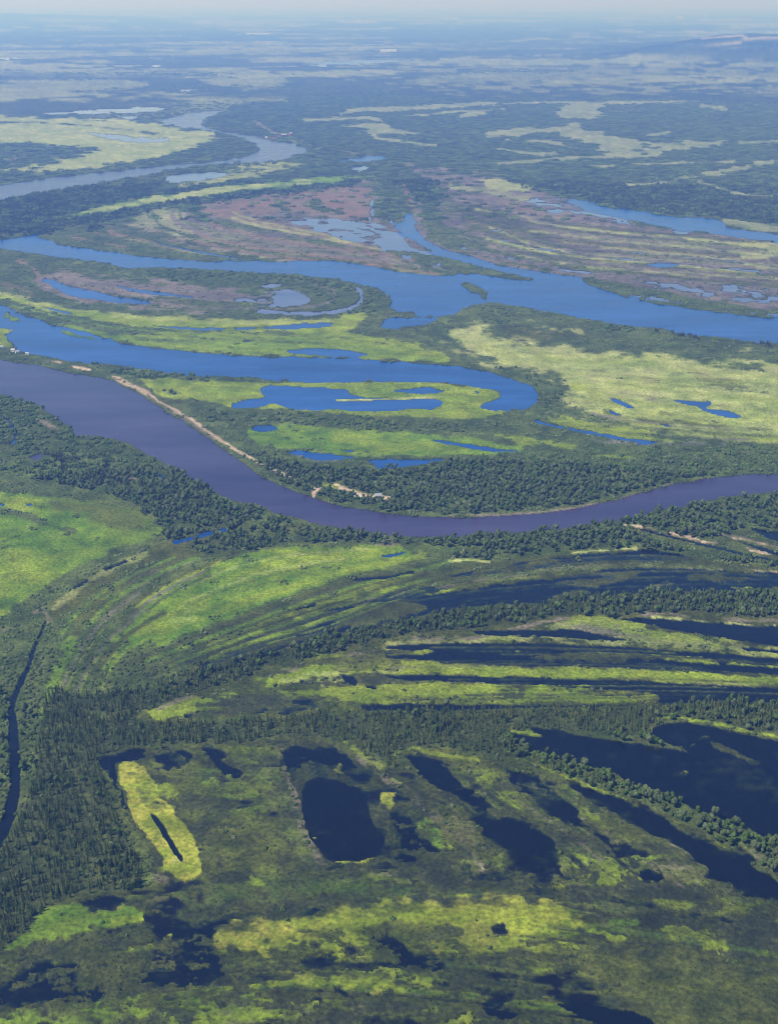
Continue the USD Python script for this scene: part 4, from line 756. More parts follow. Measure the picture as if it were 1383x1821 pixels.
# dark bands and near-edge bog
L('murk', "620,1552 680,1556 713,1558 770,1545 840,1540 836,1552 800,1564 726,1566 640,1560", f=2.5, rag=1.5, a=.9, p=.52)
L('murk', "780,1566 860,1560 960,1566 940,1580 850,1578", f=2.5, rag=1.7, a=.9, p=.5)
L('murk', "300,1592 400,1585 520,1580 600,1575 560,1590 420,1602 320,1606", f=3, rag=1.8, a=.7, p=.45)
W("524,1630 560,1618 605,1606 600,1612 550,1628", W_DARK, 'thin dark streak pool above the yellow-green mat', 'pond', 'pond', f=1.2, rag=1.3)
L('green', "300,1585 400,1565 500,1556 600,1560 700,1574 840,1580 950,1585 900,1600 700,1592 500,1600 350,1612", f=4, rag=1.6, a=.3)
L('green', "60,1640 110,1612 170,1605 240,1610 260,1635 200,1650 120,1660 50,1680 0,1700 0,1690", f=2, rag=.9, a=.9)
L('algae', "175,1616 200,1608 222,1604 215,1612 190,1620", f=1, rag=1.5, a=.7)
L('meadow', "195,1632 240,1622 256,1630 240,1643 200,1645", f=1.5, rag=1.6, a=.9)
W("255,1600 210,1606 160,1612 130,1608 160,1600 210,1600", W_DARK, 'dark water slit at the foot of the near spruce wood', 'pond', 'pond', f=1.2, rag=1.3)
F('h', "50,1680 150,1672 260,1660 380,1628 470,1612 560,1600 560,1612 470,1632 380,1652 250,1676 130,1690 20,1712", .3, floor=False)
W("420,1639 380,1672 374,1692 405,1717 412,1742 354,1752 304,1752 240,1762 167,1778 101,1790 30,1794 0,1784 -20,1750 10,1742 61,1715 127,1704 140,1716 116,1737 152,1750 190,1745 213,1732 304,1727 329,1702 320,1672 290,1656 273,1649 330,1646", W_DARK, 'ragged black pond in the lower left corner of the bog', 'pond', 'pond', f=2.2, rag=1.6)
L('lily', "130,1715 200,1700 290,1700 330,1712 270,1732 200,1748 140,1740", f=2.5, rag=1.6, p=.15)
L('meadow', "290,1662 305,1660 302,1672", f=1.2, rag=1.6, a=.8)
L('green', "0,1800 120,1788 240,1765 400,1755 500,1750 520,1770 400,1790 200,1815 0,1835", f=5, rag=1.8, a=.6)
L('algae', "376,1676 400,1655 430,1640 470,1632 510,1636 560,1628 620,1618 680,1605 740,1600 830,1600 920,1604 1000,1608 1040,1622 1070,1645 1030,1645 980,1640 900,1650 820,1650 760,1660 700,1668 650,1672 600,1690 560,1692 500,1680 470,1690 420,1690 390,1690", f=5, rag=2.2, soft=.45, a=.8, reg='algae_mat')
B('lily', '376,1600 1080,1600 1080,1700 376,1700', 1 - STREAK, .52, .62, .6, None, True)
B('meadow', '376,1600 1080,1600 1080,1700 376,1700', STREAK2, .50, .60, .5)
L('meadow', "560,1640 700,1620 850,1612 980,1620 1060,1650 980,1670 850,1668 700,1680 600,1680", f=6, rag=2, a=.55, soft=.45)
L('olive', "690,1640 800,1648 900,1660 880,1690 800,1700 700,1690 640,1680", f=5, rag=2, a=.8, soft=.4)
W("516,1700 560,1698 597,1702 582,1722 546,1716", W_DARK, 'dark ragged pool under the yellow-green mat, left one', 'pond', 'pond', f=2, rag=2)
W("653,1692 700,1668 720,1672 740,1700 794,1705 825,1692 815,1712 794,1722 740,1722 683,1716", W_DARK, 'dark ragged pool under the yellow-green mat, right one', 'pond', 'pond', f=2.2, rag=2)
W("587,1757 640,1764 698,1766 690,1772 600,1766", W_DARK, 'thin dark pool near the lower edge, below the ragged pools', 'pond', 'pond', f=1.6, rag=1.5)
L('meadow', "430,1750 500,1740 560,1730 680,1722 760,1728 840,1735 720,1748 600,1750 520,1765 440,1765", f=3, rag=2, a=.7)
L('algae', "455,1690 475,1688 478,1700 460,1705", f=2, rag=1.6, a=.7)
L('algae', "650,1757 700,1750 716,1760 680,1768", f=2, rag=1.8, a=.6)
L('algae', "940,1768 975,1766 985,1772 950,1776", f=2, rag=1.8, a=.6)
W("855,1788 900,1780 940,1800 900,1815 870,1805", W_DARK, 'dark pool near the lower edge, left of the clean-edged black pond', 'pond', 'pond', f=2, rag=1.8)
L('murk', "840,1750 880,1748 880,1765 850,1765", f=3, rag=1.8, a=.8, p=.5)
L('murk', "354,1770 420,1766 481,1770 460,1782 380,1785", f=2.5, rag=1.8, a=.9, p=.52)
L('green', "1080,1640 1120,1628 1160,1635 1140,1655 1090,1652", f=3, a=.8)
L('meadow', "1010,1655 1060,1650 1110,1662 1150,1664 1090,1670", f=2, rag=1.5, a=.8)
L('meadow', "1150,1640 1220,1645 1290,1665 1320,1690 1250,1685 1170,1665", f=4, rag=1.8, a=.6)
L('meadow', "1150,1590 1250,1598 1300,1612 1250,1625 1180,1612", f=4, rag=1.6, a=.5)
L('algae', "1205,1601 1222,1600 1224,1605 1208,1606", f=1.2, rag=1, a=.8)
L('algae', "1365,1640 1400,1636 1410,1645 1375,1650", f=2, rag=1.2, a=.7)
L('scrub', "1030,1600 1100,1605 1150,1620 1220,1635 1150,1632 1080,1622", f=2.5, rag=1.5, a=.6, shr=.05)
L('mud', "1080,1615 1110,1622 1100,1635", f=2.5, rag=1.5, a=.5)
B('algae', '500,1640 980,1640 1050,1690 900,1740 700,1760 420,1760 420,1690', STREAK2, .56, .66, .3)
B('lily', '900,1600 1500,1660 1500,1850 1000,1850 850,1700', N15, .42, .6, .7)
B('murk', '0,1690 600,1690 1383,1690 1500,1850 -100,1850', 1 - MOT, .54, .62, .85, .6)
L('olive', "1000,1680 1200,1690 1383,1720 1500,1740 1500,1880 1200,1880 1100,1780", f=8, a=.7, soft=.45, shr=.03)
for s in ("1030,1673 1060,1668 1110,1676 1060,1680", "1260,1690 1300,1690 1340,1712 1300,1712", "880,1655 900,1652 905,1668 885,1668", "920,1670 990,1672 960,1684", "1050,1755 1090,1750 1110,1765", "770,1650 820,1648 830,1665 780,1668", "880,1690 930,1685 950,1700 900,1705"):
    L('murk', s, f=2.5, rag=2.2, a=.8, p=.44)
B('lily', '-50,1640 420,1640 430,1810 -50,1810', MOT, .50, .58, .9, .28, True)
B('lily', '480,1650 830,1650 850,1740 480,1740', MOT, .48, .58, .9, .25, True)
B('lily', '500,1325 620,1330 700,1400 640,1395 540,1385 515,1385', STREAK, .50, .60, .6, .4, True)
B('lily', '690,1430 800,1500 780,1540 690,1540', MOT, .52, .60, .8, .3, True)
B('lily', '710,1340 850,1380 1000,1470 1000,1560 880,1540 780,1430', STREAK, .55, .63, .5, .35, True)
B('lily', '860,1350 1120,1400 1383,1560 1383,1640 1100,1540 900,1420', STREAK2, .57, .65, .45, .35, True)
W("982,1785 1010,1783 1057,1788 1100,1794 1138,1803 1169,1823 1190,1860 1100,1860 1068,1823 1027,1803", W_DARK, 'clean-edged black pond at the bottom edge of the bog', 'pond', 'pond', f=.9, rag=.4)

# ------------------------------------------------------------------ relief: land stands above the water table, hollows below it fill
Pn = P + (NW - .5) * 1.0 * np.clip(P * (1 - P) * 5, 0, 1)
S = .5 - Pn
land = sstep(S, 0.0, .2)
Z = np.clip(S * 5, -1, 1) * .45
Z = Z + ROUGH * land * ((NLP2 - .35) * 1.2 + (rng.random(Z.shape) - .5) * .5) * np.clip(rr / 900, .55, 1.6)
Z = np.where(S > 0, np.maximum(Z, .03), np.minimum(Z, -.02))
def bump_hill(u, v, hgt, wx, wy, seed):
    c = ground([[u, v]])[0]
    g = np.exp(-((X - c[0]) / wx) ** 2 - ((Y - c[1]) / wy) ** 2)
    return hgt * g * (.75 + .5 * fbm(X / 500, Y / 500, 4, seed))
hills = bump_hill(1460, 100, 130, 1300, 2300, 3) + bump_hill(1300, 96, 45, 900, 1500, 4) + bump_hill(-60, 34, 150, 3500, 5000, 5)
Z = Z + hills
hk = sstep(hills, 25, 60)[..., None]
col = col * (1 - hk) + cls_color('floor') * hk
hp = (sstep(hills, 85, 115) * sstep(N250, .45, .55) * (X > 2000))[..., None]
col = col * (1 - hp) + np.array([.24, .21, .16]) * hp
# soft wet margin of the land
mg = (1 - sstep(S, .0, .16))[..., None] * .55
col = col * (1 - mg) + cls_color('murk') * mg
col = col * (.86 + .28 * spread(LONG, 1.6))[..., None]
col = col * (.55 + .9 * (.4 * spread(N15, 1.2) + .3 * spread(STREAK, 1.2) + .3 * spread(MOT, 1.2)))[..., None]
# under water: weed thinning out into black peat as the pools deepen
dp = sstep(-S + .25 * (spread(MOT) - .5), .06, .46)[..., None]
bed = cls_color('lily') * (1 - dp) + np.array([.0035, .0042, .010]) * dp
uw = sstep(-S, -.02, .04)[..., None]
col = col * (1 - uw) + bed * uw
col = np.clip(col * (1 + .16 * (rng.random(col.shape[:2]) - .5))[..., None], .003, .6)
TUS = (rr < 640) * sstep(MOT, .48, .56) * (col[..., 1] < .10) * (SPR < .2) * .8

V = np.stack([X, Y, Z], -1).reshape(-1, 3); C = col.reshape(-1, 3)
idx = np.arange(NR * NA).reshape(NR, NA)
Q = np.stack([idx[:-1, :-1], idx[1:, :-1], idx[1:, 1:], idx[:-1, 1:]], -1)[..., ::-1]
qr = REG[:-1, :-1]
REGLAB = {
 'meadow_far': ('pale straw meadow inside the bend of the far purple river', 'meadow'),
 'meadow_band': ('bright yellow-green meadow band slanting between dark tree rows in the upper left', 'meadow'),
 'meadow_strip': ('bright green meadow strip between the scrubby oxbow and the long hooked blue lake', 'meadow'),
 'meadow_pale': ('large pale straw-coloured meadow on the right with a forked blue pond', 'meadow'),
 'meadow_loop': ('green meadow enclosing the large blue pond inside the hooked oxbow lake', 'meadow'),
 'meadow_pools': ('green meadow with many small blue pools north of the riverside wood', 'meadow'),
 'meadow_left': ('vivid green meadow at the left edge below the riverside wood', 'meadow'),
 'meadow_middle': ('vivid green meadow slanting up from the bog to the south bank of the purple river', 'meadow'),
 'meadow_stripe': ('yellow-green marsh stripe between two dark striped ponds at the right', 'meadow'),
 'meadow_spit': ('yellow-green tongue of marsh tapering into the widest dark striped pond', 'meadow'),
 'algae_loop': ('bright yellow loop of floating algae in the near bog pond', 'algae'),
 'algae_mat': ('yellow-green floating mat along the lower edge of the near bog', 'algae'),
}
def ground_part(name, sel, label, cat):
    q = Q[sel].reshape(-1, 4)
    u, inv = np.unique(q, return_inverse=True)
    p = mesh_prim('/World/' + numbered(name), V[u], inv.reshape(-1, 4), land_mat, C[u])
    tag(p, label, cat, kind='structure')
for i, rname in enumerate(regions):
    if i == 0: ground_part('ground', qr == 0, 'wide marshy flood plain of scrub, bog and pale tundra reaching to the hazy horizon', 'ground')
    elif (qr == i).any(): ground_part({'al': 'algae_mat', 'me': 'meadow'}[rname[:2]], qr == i, *REGLAB[rname])
# the plain round about, outside the picture
oa = np.radians(np.r_[np.linspace(26, 334, 90)]); orad = np.r_[5, RR[0], np.geomspace(600, RR[-1], 30)]
ga, gr = np.meshgrid(oa, orad)
ov = np.stack([gr * np.sin(ga), gr * np.cos(ga), np.full(ga.shape, .25)], -1).reshape(-1, 3)
oi = np.arange(ov.shape[0]).reshape(ga.shape); oq = np.stack([oi[:-1, :-1], oi[1:, :-1], oi[1:, 1:], oi[:-1, 1:]], -1).reshape(-1, 4)[:, ::-1]
fa = np.radians(np.linspace(-26, 26, 12)); nv = np.array([[0, 0, .25]] + [[(RR[0] + 6) * math.sin(a), (RR[0] + 6) * math.cos(a), .25] for a in fa])
nq = np.array([[0, k + 1, k, 0] for k in range(1, 12)])
ov2 = np.vstack([ov, nv]); nf = np.array([[0, k + 1, k] for k in range(1, 12)]) + len(ov)
tri = np.vstack([oq[:, [0, 1, 2]], oq[:, [0, 2, 3]], nf])
oc = np.array([.055, .07, .03]) * (.6 + .8 * fbm(ov2[:, 0] / 300, ov2[:, 1] / 300, 4, 3)[:, None])
tag(mesh_prim('/World/ground_001', ov2, tri, land_mat, oc), 'scrubby flood plain on either side beyond the picture', 'ground', kind='structure')

# ------------------------------------------------------------------ water bodies
def sheet(poly_uv, z):
    out_v, out_f, n = [], [], 0
    for g in (poly_uv.geoms if hasattr(poly_uv, 'geoms') else [poly_uv]):
        if g.is_empty or g.area < .2: continue
        v, f = trimesh.creation.triangulate_polygon(g, engine='earcut')
        w = ground(v); f = np.asarray(f)
        a = w[f]; cr = (a[:, 1, 0] - a[:, 0, 0]) * (a[:, 2, 1] - a[:, 0, 1]) - (a[:, 1, 1] - a[:, 0, 1]) * (a[:, 2, 0] - a[:, 0, 0])
        f = np.where((cr < 0)[:, None], f[:, ::-1], f)
        out_v.append(np.column_stack([w, np.full(len(w), z)])); out_f.append(f + n); n += len(w)
    return np.vstack(out_v), np.vstack(out_f)
order = sorted(range(len(waters)), key=lambda k: -np.ptp(pts(waters[k][0]), 0).prod())
for n, k in enumerate(order):
    s, stroke, mat, label, cat, name = waters[k]
    p = chaikin(pts(s), stroke is None)
    vm = p[:, 1].mean(); b = 5.0 if vm > 420 else (2.5 if vm > 250 else 1.2)
    poly = LineString(p).buffer(stroke / 2 + b * .7) if stroke else Polygon(p).buffer(0).buffer(b)
    v, f = sheet(poly.simplify(.15), -.015 - .0025 * n)
    tag(mesh_prim('/World/' + numbered(name), v, f, mat), label, cat, kind='structure')
for (v0, v1, mat, lb) in ((940, 1900, W_DARK, 'dark standing water showing in hollows of the near bog'), (300, 940, W_PALE, 'shallow water glinting in the half-flooded flats of the middle distance'), (22, 300, W_PALE, 'pale lakes scattered over the far plain')):
    uu = np.linspace(-320, 1700, 2); q = Polygon([(uu[0], v0), (uu[1], v0), (uu[1], v1), (uu[0], v1)])
    v, f = sheet(q, -.30)
    tag(mesh_prim('/World/' + numbered('marsh_water'), v, f, mat), lb, 'water', kind='structure')

# ------------------------------------------------------------------ trees and shrubs
def star_cone(z0, z1, r, n, g, ph):
    a = ph + np.arange(2 * n) * math.pi / n
    rad = r * np.where(np.arange(2 * n) % 2 == 0, 1.0, .55) * g.uniform(.8, 1.15, 2 * n)
    ring = np.stack([np.cos(a) * rad, np.sin(a) * rad, z0 + g.uniform(-.06, .06, 2 * n) * (z1 - z0)], 1)
    v = np.vstack([[[g.normal(0, .02) * r, g.normal(0, .02) * r, z1]], ring])
    f = np.array([[0, 1 + k, 1 + (k + 1) % (2 * n)] for k in range(2 * n)])
    return v, f
def join(parts):
    vs, fs, cs, n = [], [], [], 0
    for v, f, c in parts:
        vs.append(v); fs.append(f + n); cs.append(np.broadcast_to(c, v.shape) if np.ndim(c) == 1 else c); n += len(v)
    return np.vstack(vs), np.vstack(fs), np.vstack(cs)
def trunk(h, r0, r1, n=5, lean=(0, 0)):
    a = np.arange(n) * 2 * math.pi / n; ring = np.stack([np.cos(a), np.sin(a)], 1)
    v = np.vstack([np.column_stack([ring * r0, np.full(n, -.3)]), np.column_stack([ring * r1 + lean, np.full(n, h)])])
    f = np.array([[k, (k + 1) % n, n + (k + 1) % n] for k in range(n)] + [[k, n + (k + 1) % n, n + k] for k in range(n)])
    return v, f
BARKC = np.array([.09, .075, .06])
def spruce_crown(g, h=10.0, r=1.25, tiers=9, n=5, tint=(1, 1, 1)):
    parts = []
    for i in range(tiers):
        t = i / tiers
        rad = r * (1 - t) ** .8 * g.uniform(.75, 1.15) + .12
        z0 = h * (.06 + .92 * t); z1 = z0 + h * (.24 if i < tiers - 1 else .12)
        v, f = star_cone(z0, min(z1, h), rad, n, g, g.uniform(0, 6))
        c = np.array([.078, .102, .032]) * g.uniform(.7, 1.35) * np.array(tint)
        cc = np.tile(c, (len(v), 1)); cc[0] *= .7; cc[1::2] *= 1.35
        parts.append((v, f, cc))
    return join(parts)
def blob(g, r, squash, sub, amp, c, zc=0):
    m = trimesh.creation.icosphere(subdivisions=sub, radius=1.0)
    v = np.array(m.vertices); d = fbm(v[:, 0] * 1.7 + g.uniform(0, 99), v[:, 1] * 1.7 + v[:, 2] * 1.3, 3, int(g.integers(99)))
    v = v * (r * (1 - amp + 2 * amp * d + g.uniform(-.08, .08, len(v))))[:, None] * [1, 1, squash]
    cc = np.tile(c, (len(v), 1)) * g.uniform(.8, 1.2, (len(v), 1)); v[:, 2] += zc
    return v, np.array(m.faces), cc
def leaves(g, n, r, squash, size, c, zc):
    d = g.normal(size=(n, 3)); d /= np.linalg.norm(d, axis=1)[:, None]; d[:, 2] = np.abs(d[:, 2]) * 1.2 - .35
    p = d * r * g.uniform(.8, 1.2, (n, 1)) * [1, 1, squash]; p[:, 2] += zc
    t1 = g.normal(size=(n, 3)); t1 /= np.linalg.norm(t1, axis=1)[:, None]; t2 = np.cross(t1, d); t2 /= np.linalg.norm(t2, axis=1)[:, None] + 1e-9
    s = size * g.uniform(.6, 1.3, (n, 1))
    v = np.stack([p - t1 * s, p + t2 * s * .7, p + t1 * s, p - t2 * s * .7], 1).reshape(-1, 3)
    q = np.arange(4 * n).reshape(n, 4)
    return v, np.vstack([q[:, [0, 1, 2]], q[:, [0, 2, 3]]]), np.repeat(np.tile(c, (n, 1)) * g.uniform(.7, 1.5, (n, 1)), 4, 0)
def broad_crown(g, c, h=8.0, r=2.4):
    parts = []
    for k in range(5):
        a = g.uniform(0, 6.28); o = g.uniform(.15, .55) * r; rr_ = r * g.uniform(.5, .75); zc = h * g.uniform(.42, .78)
        for v, f, cc in (blob(g, rr_, 1.05, 1, .3, c, zc), leaves(g, 14, rr_, 1.05, .42, c, zc)):
            parts.append((v + [math.cos(a) * o, math.sin(a) * o, 0], f, cc))
    return join(parts)
def limbs(g, h):
    parts = [(*trunk(h * .75, .17, .06), BARKC)]
    for k in range(4):
        a = g.uniform(0, 6.28); v, f = trunk(h * .3, .07, .03, 4, (math.cos(a) * 1.2, math.sin(a) * 1.2)); parts.append((v + [0, 0, h * .35], f, BARKC))
    return join(parts)
def shrub(g, c, r=1.3):
    parts = []
    for k in range(3):
        a = g.uniform(0, 6.28); o = g.uniform(.2, .7) * r; q = r * g.uniform(.5, .8)
        v, f, cc = blob(g, q, .85, 1 if k == 0 else 0, .3, c, q * .45); parts.append((v + [math.cos(a) * o, math.sin(a) * o, 0], f, cc))
    v, f, cc = leaves(g, 10, r * .8, .8, .35, c, r * .4); parts.append((v, f, cc))
    return join(parts)
BROADC = [np.array(q) for q in ((.050, .086, .018), (.068, .108, .026), (.064, .086, .034), (.088, .112, .050))]
SHRC = [np.array(q) for q in ((.052, .080, .024), (.075, .102, .034), (.088, .104, .052))]
def far_spruce(g, h, r):
    return join([star_cone(h * .08, h * .6, r, 3, g, 0) + (np.array([.052, .068, .034]) * g.uniform(.7, 1.4),), star_cone(h * .42, h, r * .62, 3, g, 1) + (np.array([.064, .082, .040]) * g.uniform(.7, 1.4),)])
def clump(kind, seed, n, rad):
    g = np.random.default_rng(seed); parts = []
    for k in range(n):
        a, o = g.uniform(0, 6.28), rad * math.sqrt(g.uniform(0, 1)); off = [math.cos(a) * o, math.sin(a) * o, 0]
        if kind == 's': v, f, cc = far_spruce(g, g.uniform(6, 11), g.uniform(1.2, 1.8))
        elif kind == 'b':
            r = g.uniform(1.0, 2.5); v, f, cc = blob(g, r, g.uniform(1.1, 1.7), 1, .4, BROADC[g.integers(4)], r * 1.3)
        else:
            r = g.uniform(.8, 1.9); v, f, cc = blob(g, r, .9, 1 if r > 1.4 else 0, .28, SHRC[g.integers(3)] * 1.15, r * .4)
        parts.append((v + off, f, cc))
    return join(parts)
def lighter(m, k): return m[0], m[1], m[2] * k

CELL = (rr * (AZ[1] - AZ[0])) * np.abs(np.gradient(RR))[:, None]
inview = np.abs(np.degrees(az)) < np.interp(rr, [380, 700, 1500, 4000], [24.5, 22, 19.6, 18.6])
dry = (S > .08) & inview
def scatter(dens, per_m2, lo, hi, seed):
    g = np.random.default_rng(seed)
    lam = dens * per_m2 * CELL * ((rr >= lo) & (rr < hi) & dry & (dens > .05))
    n = g.poisson(lam)
    ij = np.repeat(np.arange(n.size), n.ravel()); i, j = np.divmod(ij, NA)
    a = AZ[j] + g.uniform(-.5, .5, len(ij)) * (AZ[1] - AZ[0]); r = RR[i] + g.uniform(-.5, .5, len(ij)) * np.abs(np.gradient(RR))[i]
    return np.stack([r * np.sin(a), r * np.cos(a), Z[i, j] * .5 * (r < 7000) + Z[i, j] * (r >= 7000)], 1), r
def kind_prim(path, parts, color_material=M_LEAF):
    p = stage.CreateClassPrim(path)
    for nm, (v, f, c), mat in parts: mesh_prim(f'{path}/{nm}', v, f, mat, c)
    return p
def instancer(name, protos, pos, scale_lo, scale_hi, tall, label, cat, seed):
    if len(pos) == 0: return
    g = np.random.default_rng(seed)
    pi = UsdGeom.PointInstancer.Define(stage, '/World/' + name)
    targets = []
    for k, (v, f, c) in enumerate(protos):
        pth = f'/World/{name}/{cat.replace(" ", "_")}_kind_{k + 1:03d}'; mesh_prim(pth, v, f, M_LEAF, c); targets.append(pth)
    pi.CreatePrototypesRel().SetTargets(targets)
    n = len(pos); a = g.uniform(0, 2 * math.pi, n); s = g.uniform(scale_lo, scale_hi, n)
    pi.CreateProtoIndicesAttr(Vt.IntArray.FromNumpy(g.integers(0, len(protos), n).astype(np.int32)))
    pi.CreatePositionsAttr(Vt.Vec3fArray.FromNumpy(pos.astype(np.float32)))
    q = np.zeros((n, 4), np.float16); q[:, 2] = np.sin(a / 2); q[:, 3] = np.cos(a / 2)      # imaginary first, then real
    pi.CreateOrientationsAttr(Vt.QuathArray.FromNumpy(q))
    sc = np.stack([s, s, s * g.uniform(1 - tall, 1 + tall, n)], 1)
    pi.CreateScalesAttr(Vt.Vec3fArray.FromNumpy(sc.astype(np.float32)))
    tag(pi.GetPrim(), label, cat, kind='stuff'); print(name, n)

TINTS = [(1, 1, 1), (1.15, 1.1, .9), (.75, .9, .9), (1.35, 1.2, 1.1)]
spr_parts = []
for k in range(4):
    g = np.random.default_rng(100 + k)
    spr_parts.append((join([(*trunk(8.5, .14, .03), BARKC)]), spruce_crown(g, 10.0 - .5 * k, 1.2 + .12 * k, tint=TINTS[k])))
bro_parts = []
for k in range(4):
    g = np.random.default_rng(200 + k); h = 7.0 + .5 * k
    bro_parts.append((limbs(g, h), broad_crown(g, BROADC[k], h, 2.2 + .15 * k)))
shr_protos = [shrub(np.random.default_rng(300 + k), SHRC[k % 3]) for k in range(4)]
for k in range(4):
    kind_prim(f'/World/spruce_kind_{k}', [('trunk', spr_parts[k][0], M_BARK), ('crown', spr_parts[k][1], M_LEAF)])
    kind_prim(f'/World/broadleaf_kind_{k}', [('trunk', bro_parts[k][0], M_BARK), ('crown', bro_parts[k][1], M_LEAF)])
def in_frame(p):
    c, s = math.cos(PITCH), math.sin(PITCH)
    q = p - [0, 0, H]; dep = q[:, 1] * c - q[:, 2] * s; up = q[:, 1] * s + q[:, 2] * c
    u = 691.5 + FPX * q[:, 0] / dep; v = 910.5 - FPX * up / dep
    return u, v, (u > 3) & (u < 1380) & (v > 0) & (v < 1818)
def individuals(name, kindname, pos, labels, cat, group, lo, hi, tall, seed):
    """The trees that show largest, each a thing of its own; returns the rest."""
    u, v, ok = in_frame(pos); d = np.linalg.norm(pos - [0, 0, H], axis=1)
    o = np.argsort(np.where(ok, d, 1e9))[:300]; g = np.random.default_rng(seed)
    for k in o:
        pth = '/World/' + numbered(name); x = UsdGeom.Xform.Define(stage, pth)
        x.AddTranslateOp().Set(Gf.Vec3d(*map(float, pos[k]))); x.AddRotateZOp().Set(float(g.uniform(0, 360)))
        s = g.uniform(lo, hi); kd = int(g.integers(4)); x.AddScaleOp().Set(Gf.Vec3f(s, s, s * g.uniform(1 - tall, 1 + tall)))
        x.GetPrim().GetReferences().AddInternalReference(f'/World/{kindname}_{kd}'); x.GetPrim().SetInstanceable(True)
        lb, gp = labels(u[k], v[k], kd, s); tag(x.GetPrim(), lb, cat, gp)
    return np.delete(pos, o, 0)
TONE_S = ['green', 'olive', 'blackish green', 'pale brownish']; TONE_B = ['deep green', 'fresh green', 'grey-green', 'pale silvery']
def spruce_label(u, v, k, s):
    if v > 1640: w = 'in the lower left corner of the photo'
    elif v > 1570: w = 'at the lower edge of the near wood, above the green fen'
    elif u > 190: w = 'at the near wood edge beside the algae loop'
    elif u < 70: w = 'at the near wood edge close to the dark creek'
    elif v > 1480: w = 'in the middle of the near wood'
    else: w = 'in the upper part of the near wood'
    l = f"{'tall' if s > .62 else 'mid-sized' if s > .5 else 'short'} {TONE_S[k]} spruce {w}"
    return l, 'spruces: ' + l
def broad_label(u, v, k, s):
    if v > 1340: w = 'on the ridge under the large navy lake, ' + ('right part' if u > 1230 else 'middle part' if u > 1080 else 'left part')
    elif u < 120: w = 'on the bank of the dark creek'
    elif v > 1240: w = 'on the belt of trees above the large navy lake'
    else: w = 'on the wooded strip above the striped ponds'
    l = f"{'large' if s > .68 else 'mid-sized' if s > .55 else 'small'} {TONE_B[k]} leafy tree {w}"
    return l, 'leafy trees: ' + l
OPEN = .25 + .75 * sstep(spread(np.where(rr < 1300, .5 * N60 + .5 * N15, .5 * NLP + .5 * N60), 3.0), .15, .55)
b2 = .22 * SPR * sstep(N60, .48, .56)
BRO = np.maximum(BRO * OPEN, b2); SPR = SPR * (.35 + .65 * OPEN)
dS, dB, dH = SPR, BRO * (1 - .5 * SPR), np.clip(SHR - .5 * SPR, 0, 1)
ps, r_ = scatter(dS, 1 / 6.0, 0, 1150, 1)
ps = individuals('spruce_tree', 'spruce_kind', ps, spruce_label, 'spruce', None, .38, .74, .15, 51)
instancer('spruce_forest', [join([(a[0], a[1], a[2]), b]) for a, b in spr_parts], ps, .26, .74, .15, 'dense wood of slender dark spruces across the near bog', 'spruce wood', 61)
pb, r_ = scatter(dB, 1 / 8.5, 0, 1150, 2)
pb = individuals('broadleaf_tree', 'broadleaf_kind', pb, broad_label, 'broadleaf tree', None, .45, .85, .15, 52)
instancer('broadleaf_wood', [join([a, b]) for a, b in bro_parts], pb, .35, .85, .15, 'leafy broadleaf trees lining the near ponds and the creek', 'broadleaf wood', 62)
pf, _ = scatter(dS, 1 / 45.0, 1150, 3200, 3)
instancer('spruce_row', [clump('s', 400 + k, 8, 5.0) for k in range(5)], pf, .4, .72, .15, 'dark spruces standing in rows and groves of the middle distance', 'spruce groves', 63)
pf, _ = scatter(dB, 1 / 30.0, 1150, 3200, 4)
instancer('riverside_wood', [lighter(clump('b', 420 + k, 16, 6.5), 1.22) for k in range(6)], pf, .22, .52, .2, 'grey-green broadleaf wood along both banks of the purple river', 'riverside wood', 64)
pf, _ = scatter(dH, 1 / 8.0, 0, 800, 5)
instancer('willow_scrub', shr_protos, pf, .45, 1.25, .2, 'low grey-green willow scrub over the near bog and creek banks', 'willow scrub', 65)
pf, _ = scatter(dH, 1 / 55.0, 800, 2600, 6)
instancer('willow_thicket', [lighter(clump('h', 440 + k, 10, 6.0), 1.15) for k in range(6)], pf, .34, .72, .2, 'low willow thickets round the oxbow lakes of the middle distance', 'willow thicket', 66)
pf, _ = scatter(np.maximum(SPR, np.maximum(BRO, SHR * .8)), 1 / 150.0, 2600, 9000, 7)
instancer('far_forest', [lighter(clump(kd, sd, 28, 17.0), 1.75) for kd, sd in (('s', 460), ('b', 461), ('s', 462), ('h', 463))], pf, .45, .65, .2, 'blue-green forest covering the far hills and river bends', 'forest', 67)  # foliage colour lightened here to stand in for brighter haze over distance

pf, _ = scatter(TUS, 1 / 7.0, 0, 640, 8)
instancer('sedge_tussock', [lighter(shrub(np.random.default_rng(340 + k), SHRC[k % 3], 1.0), .62) for k in range(4)], pf, .2, .62, .25, 'small dark sedge tussocks and dwarf bushes dotting the near bog', 'tussocks', 68)

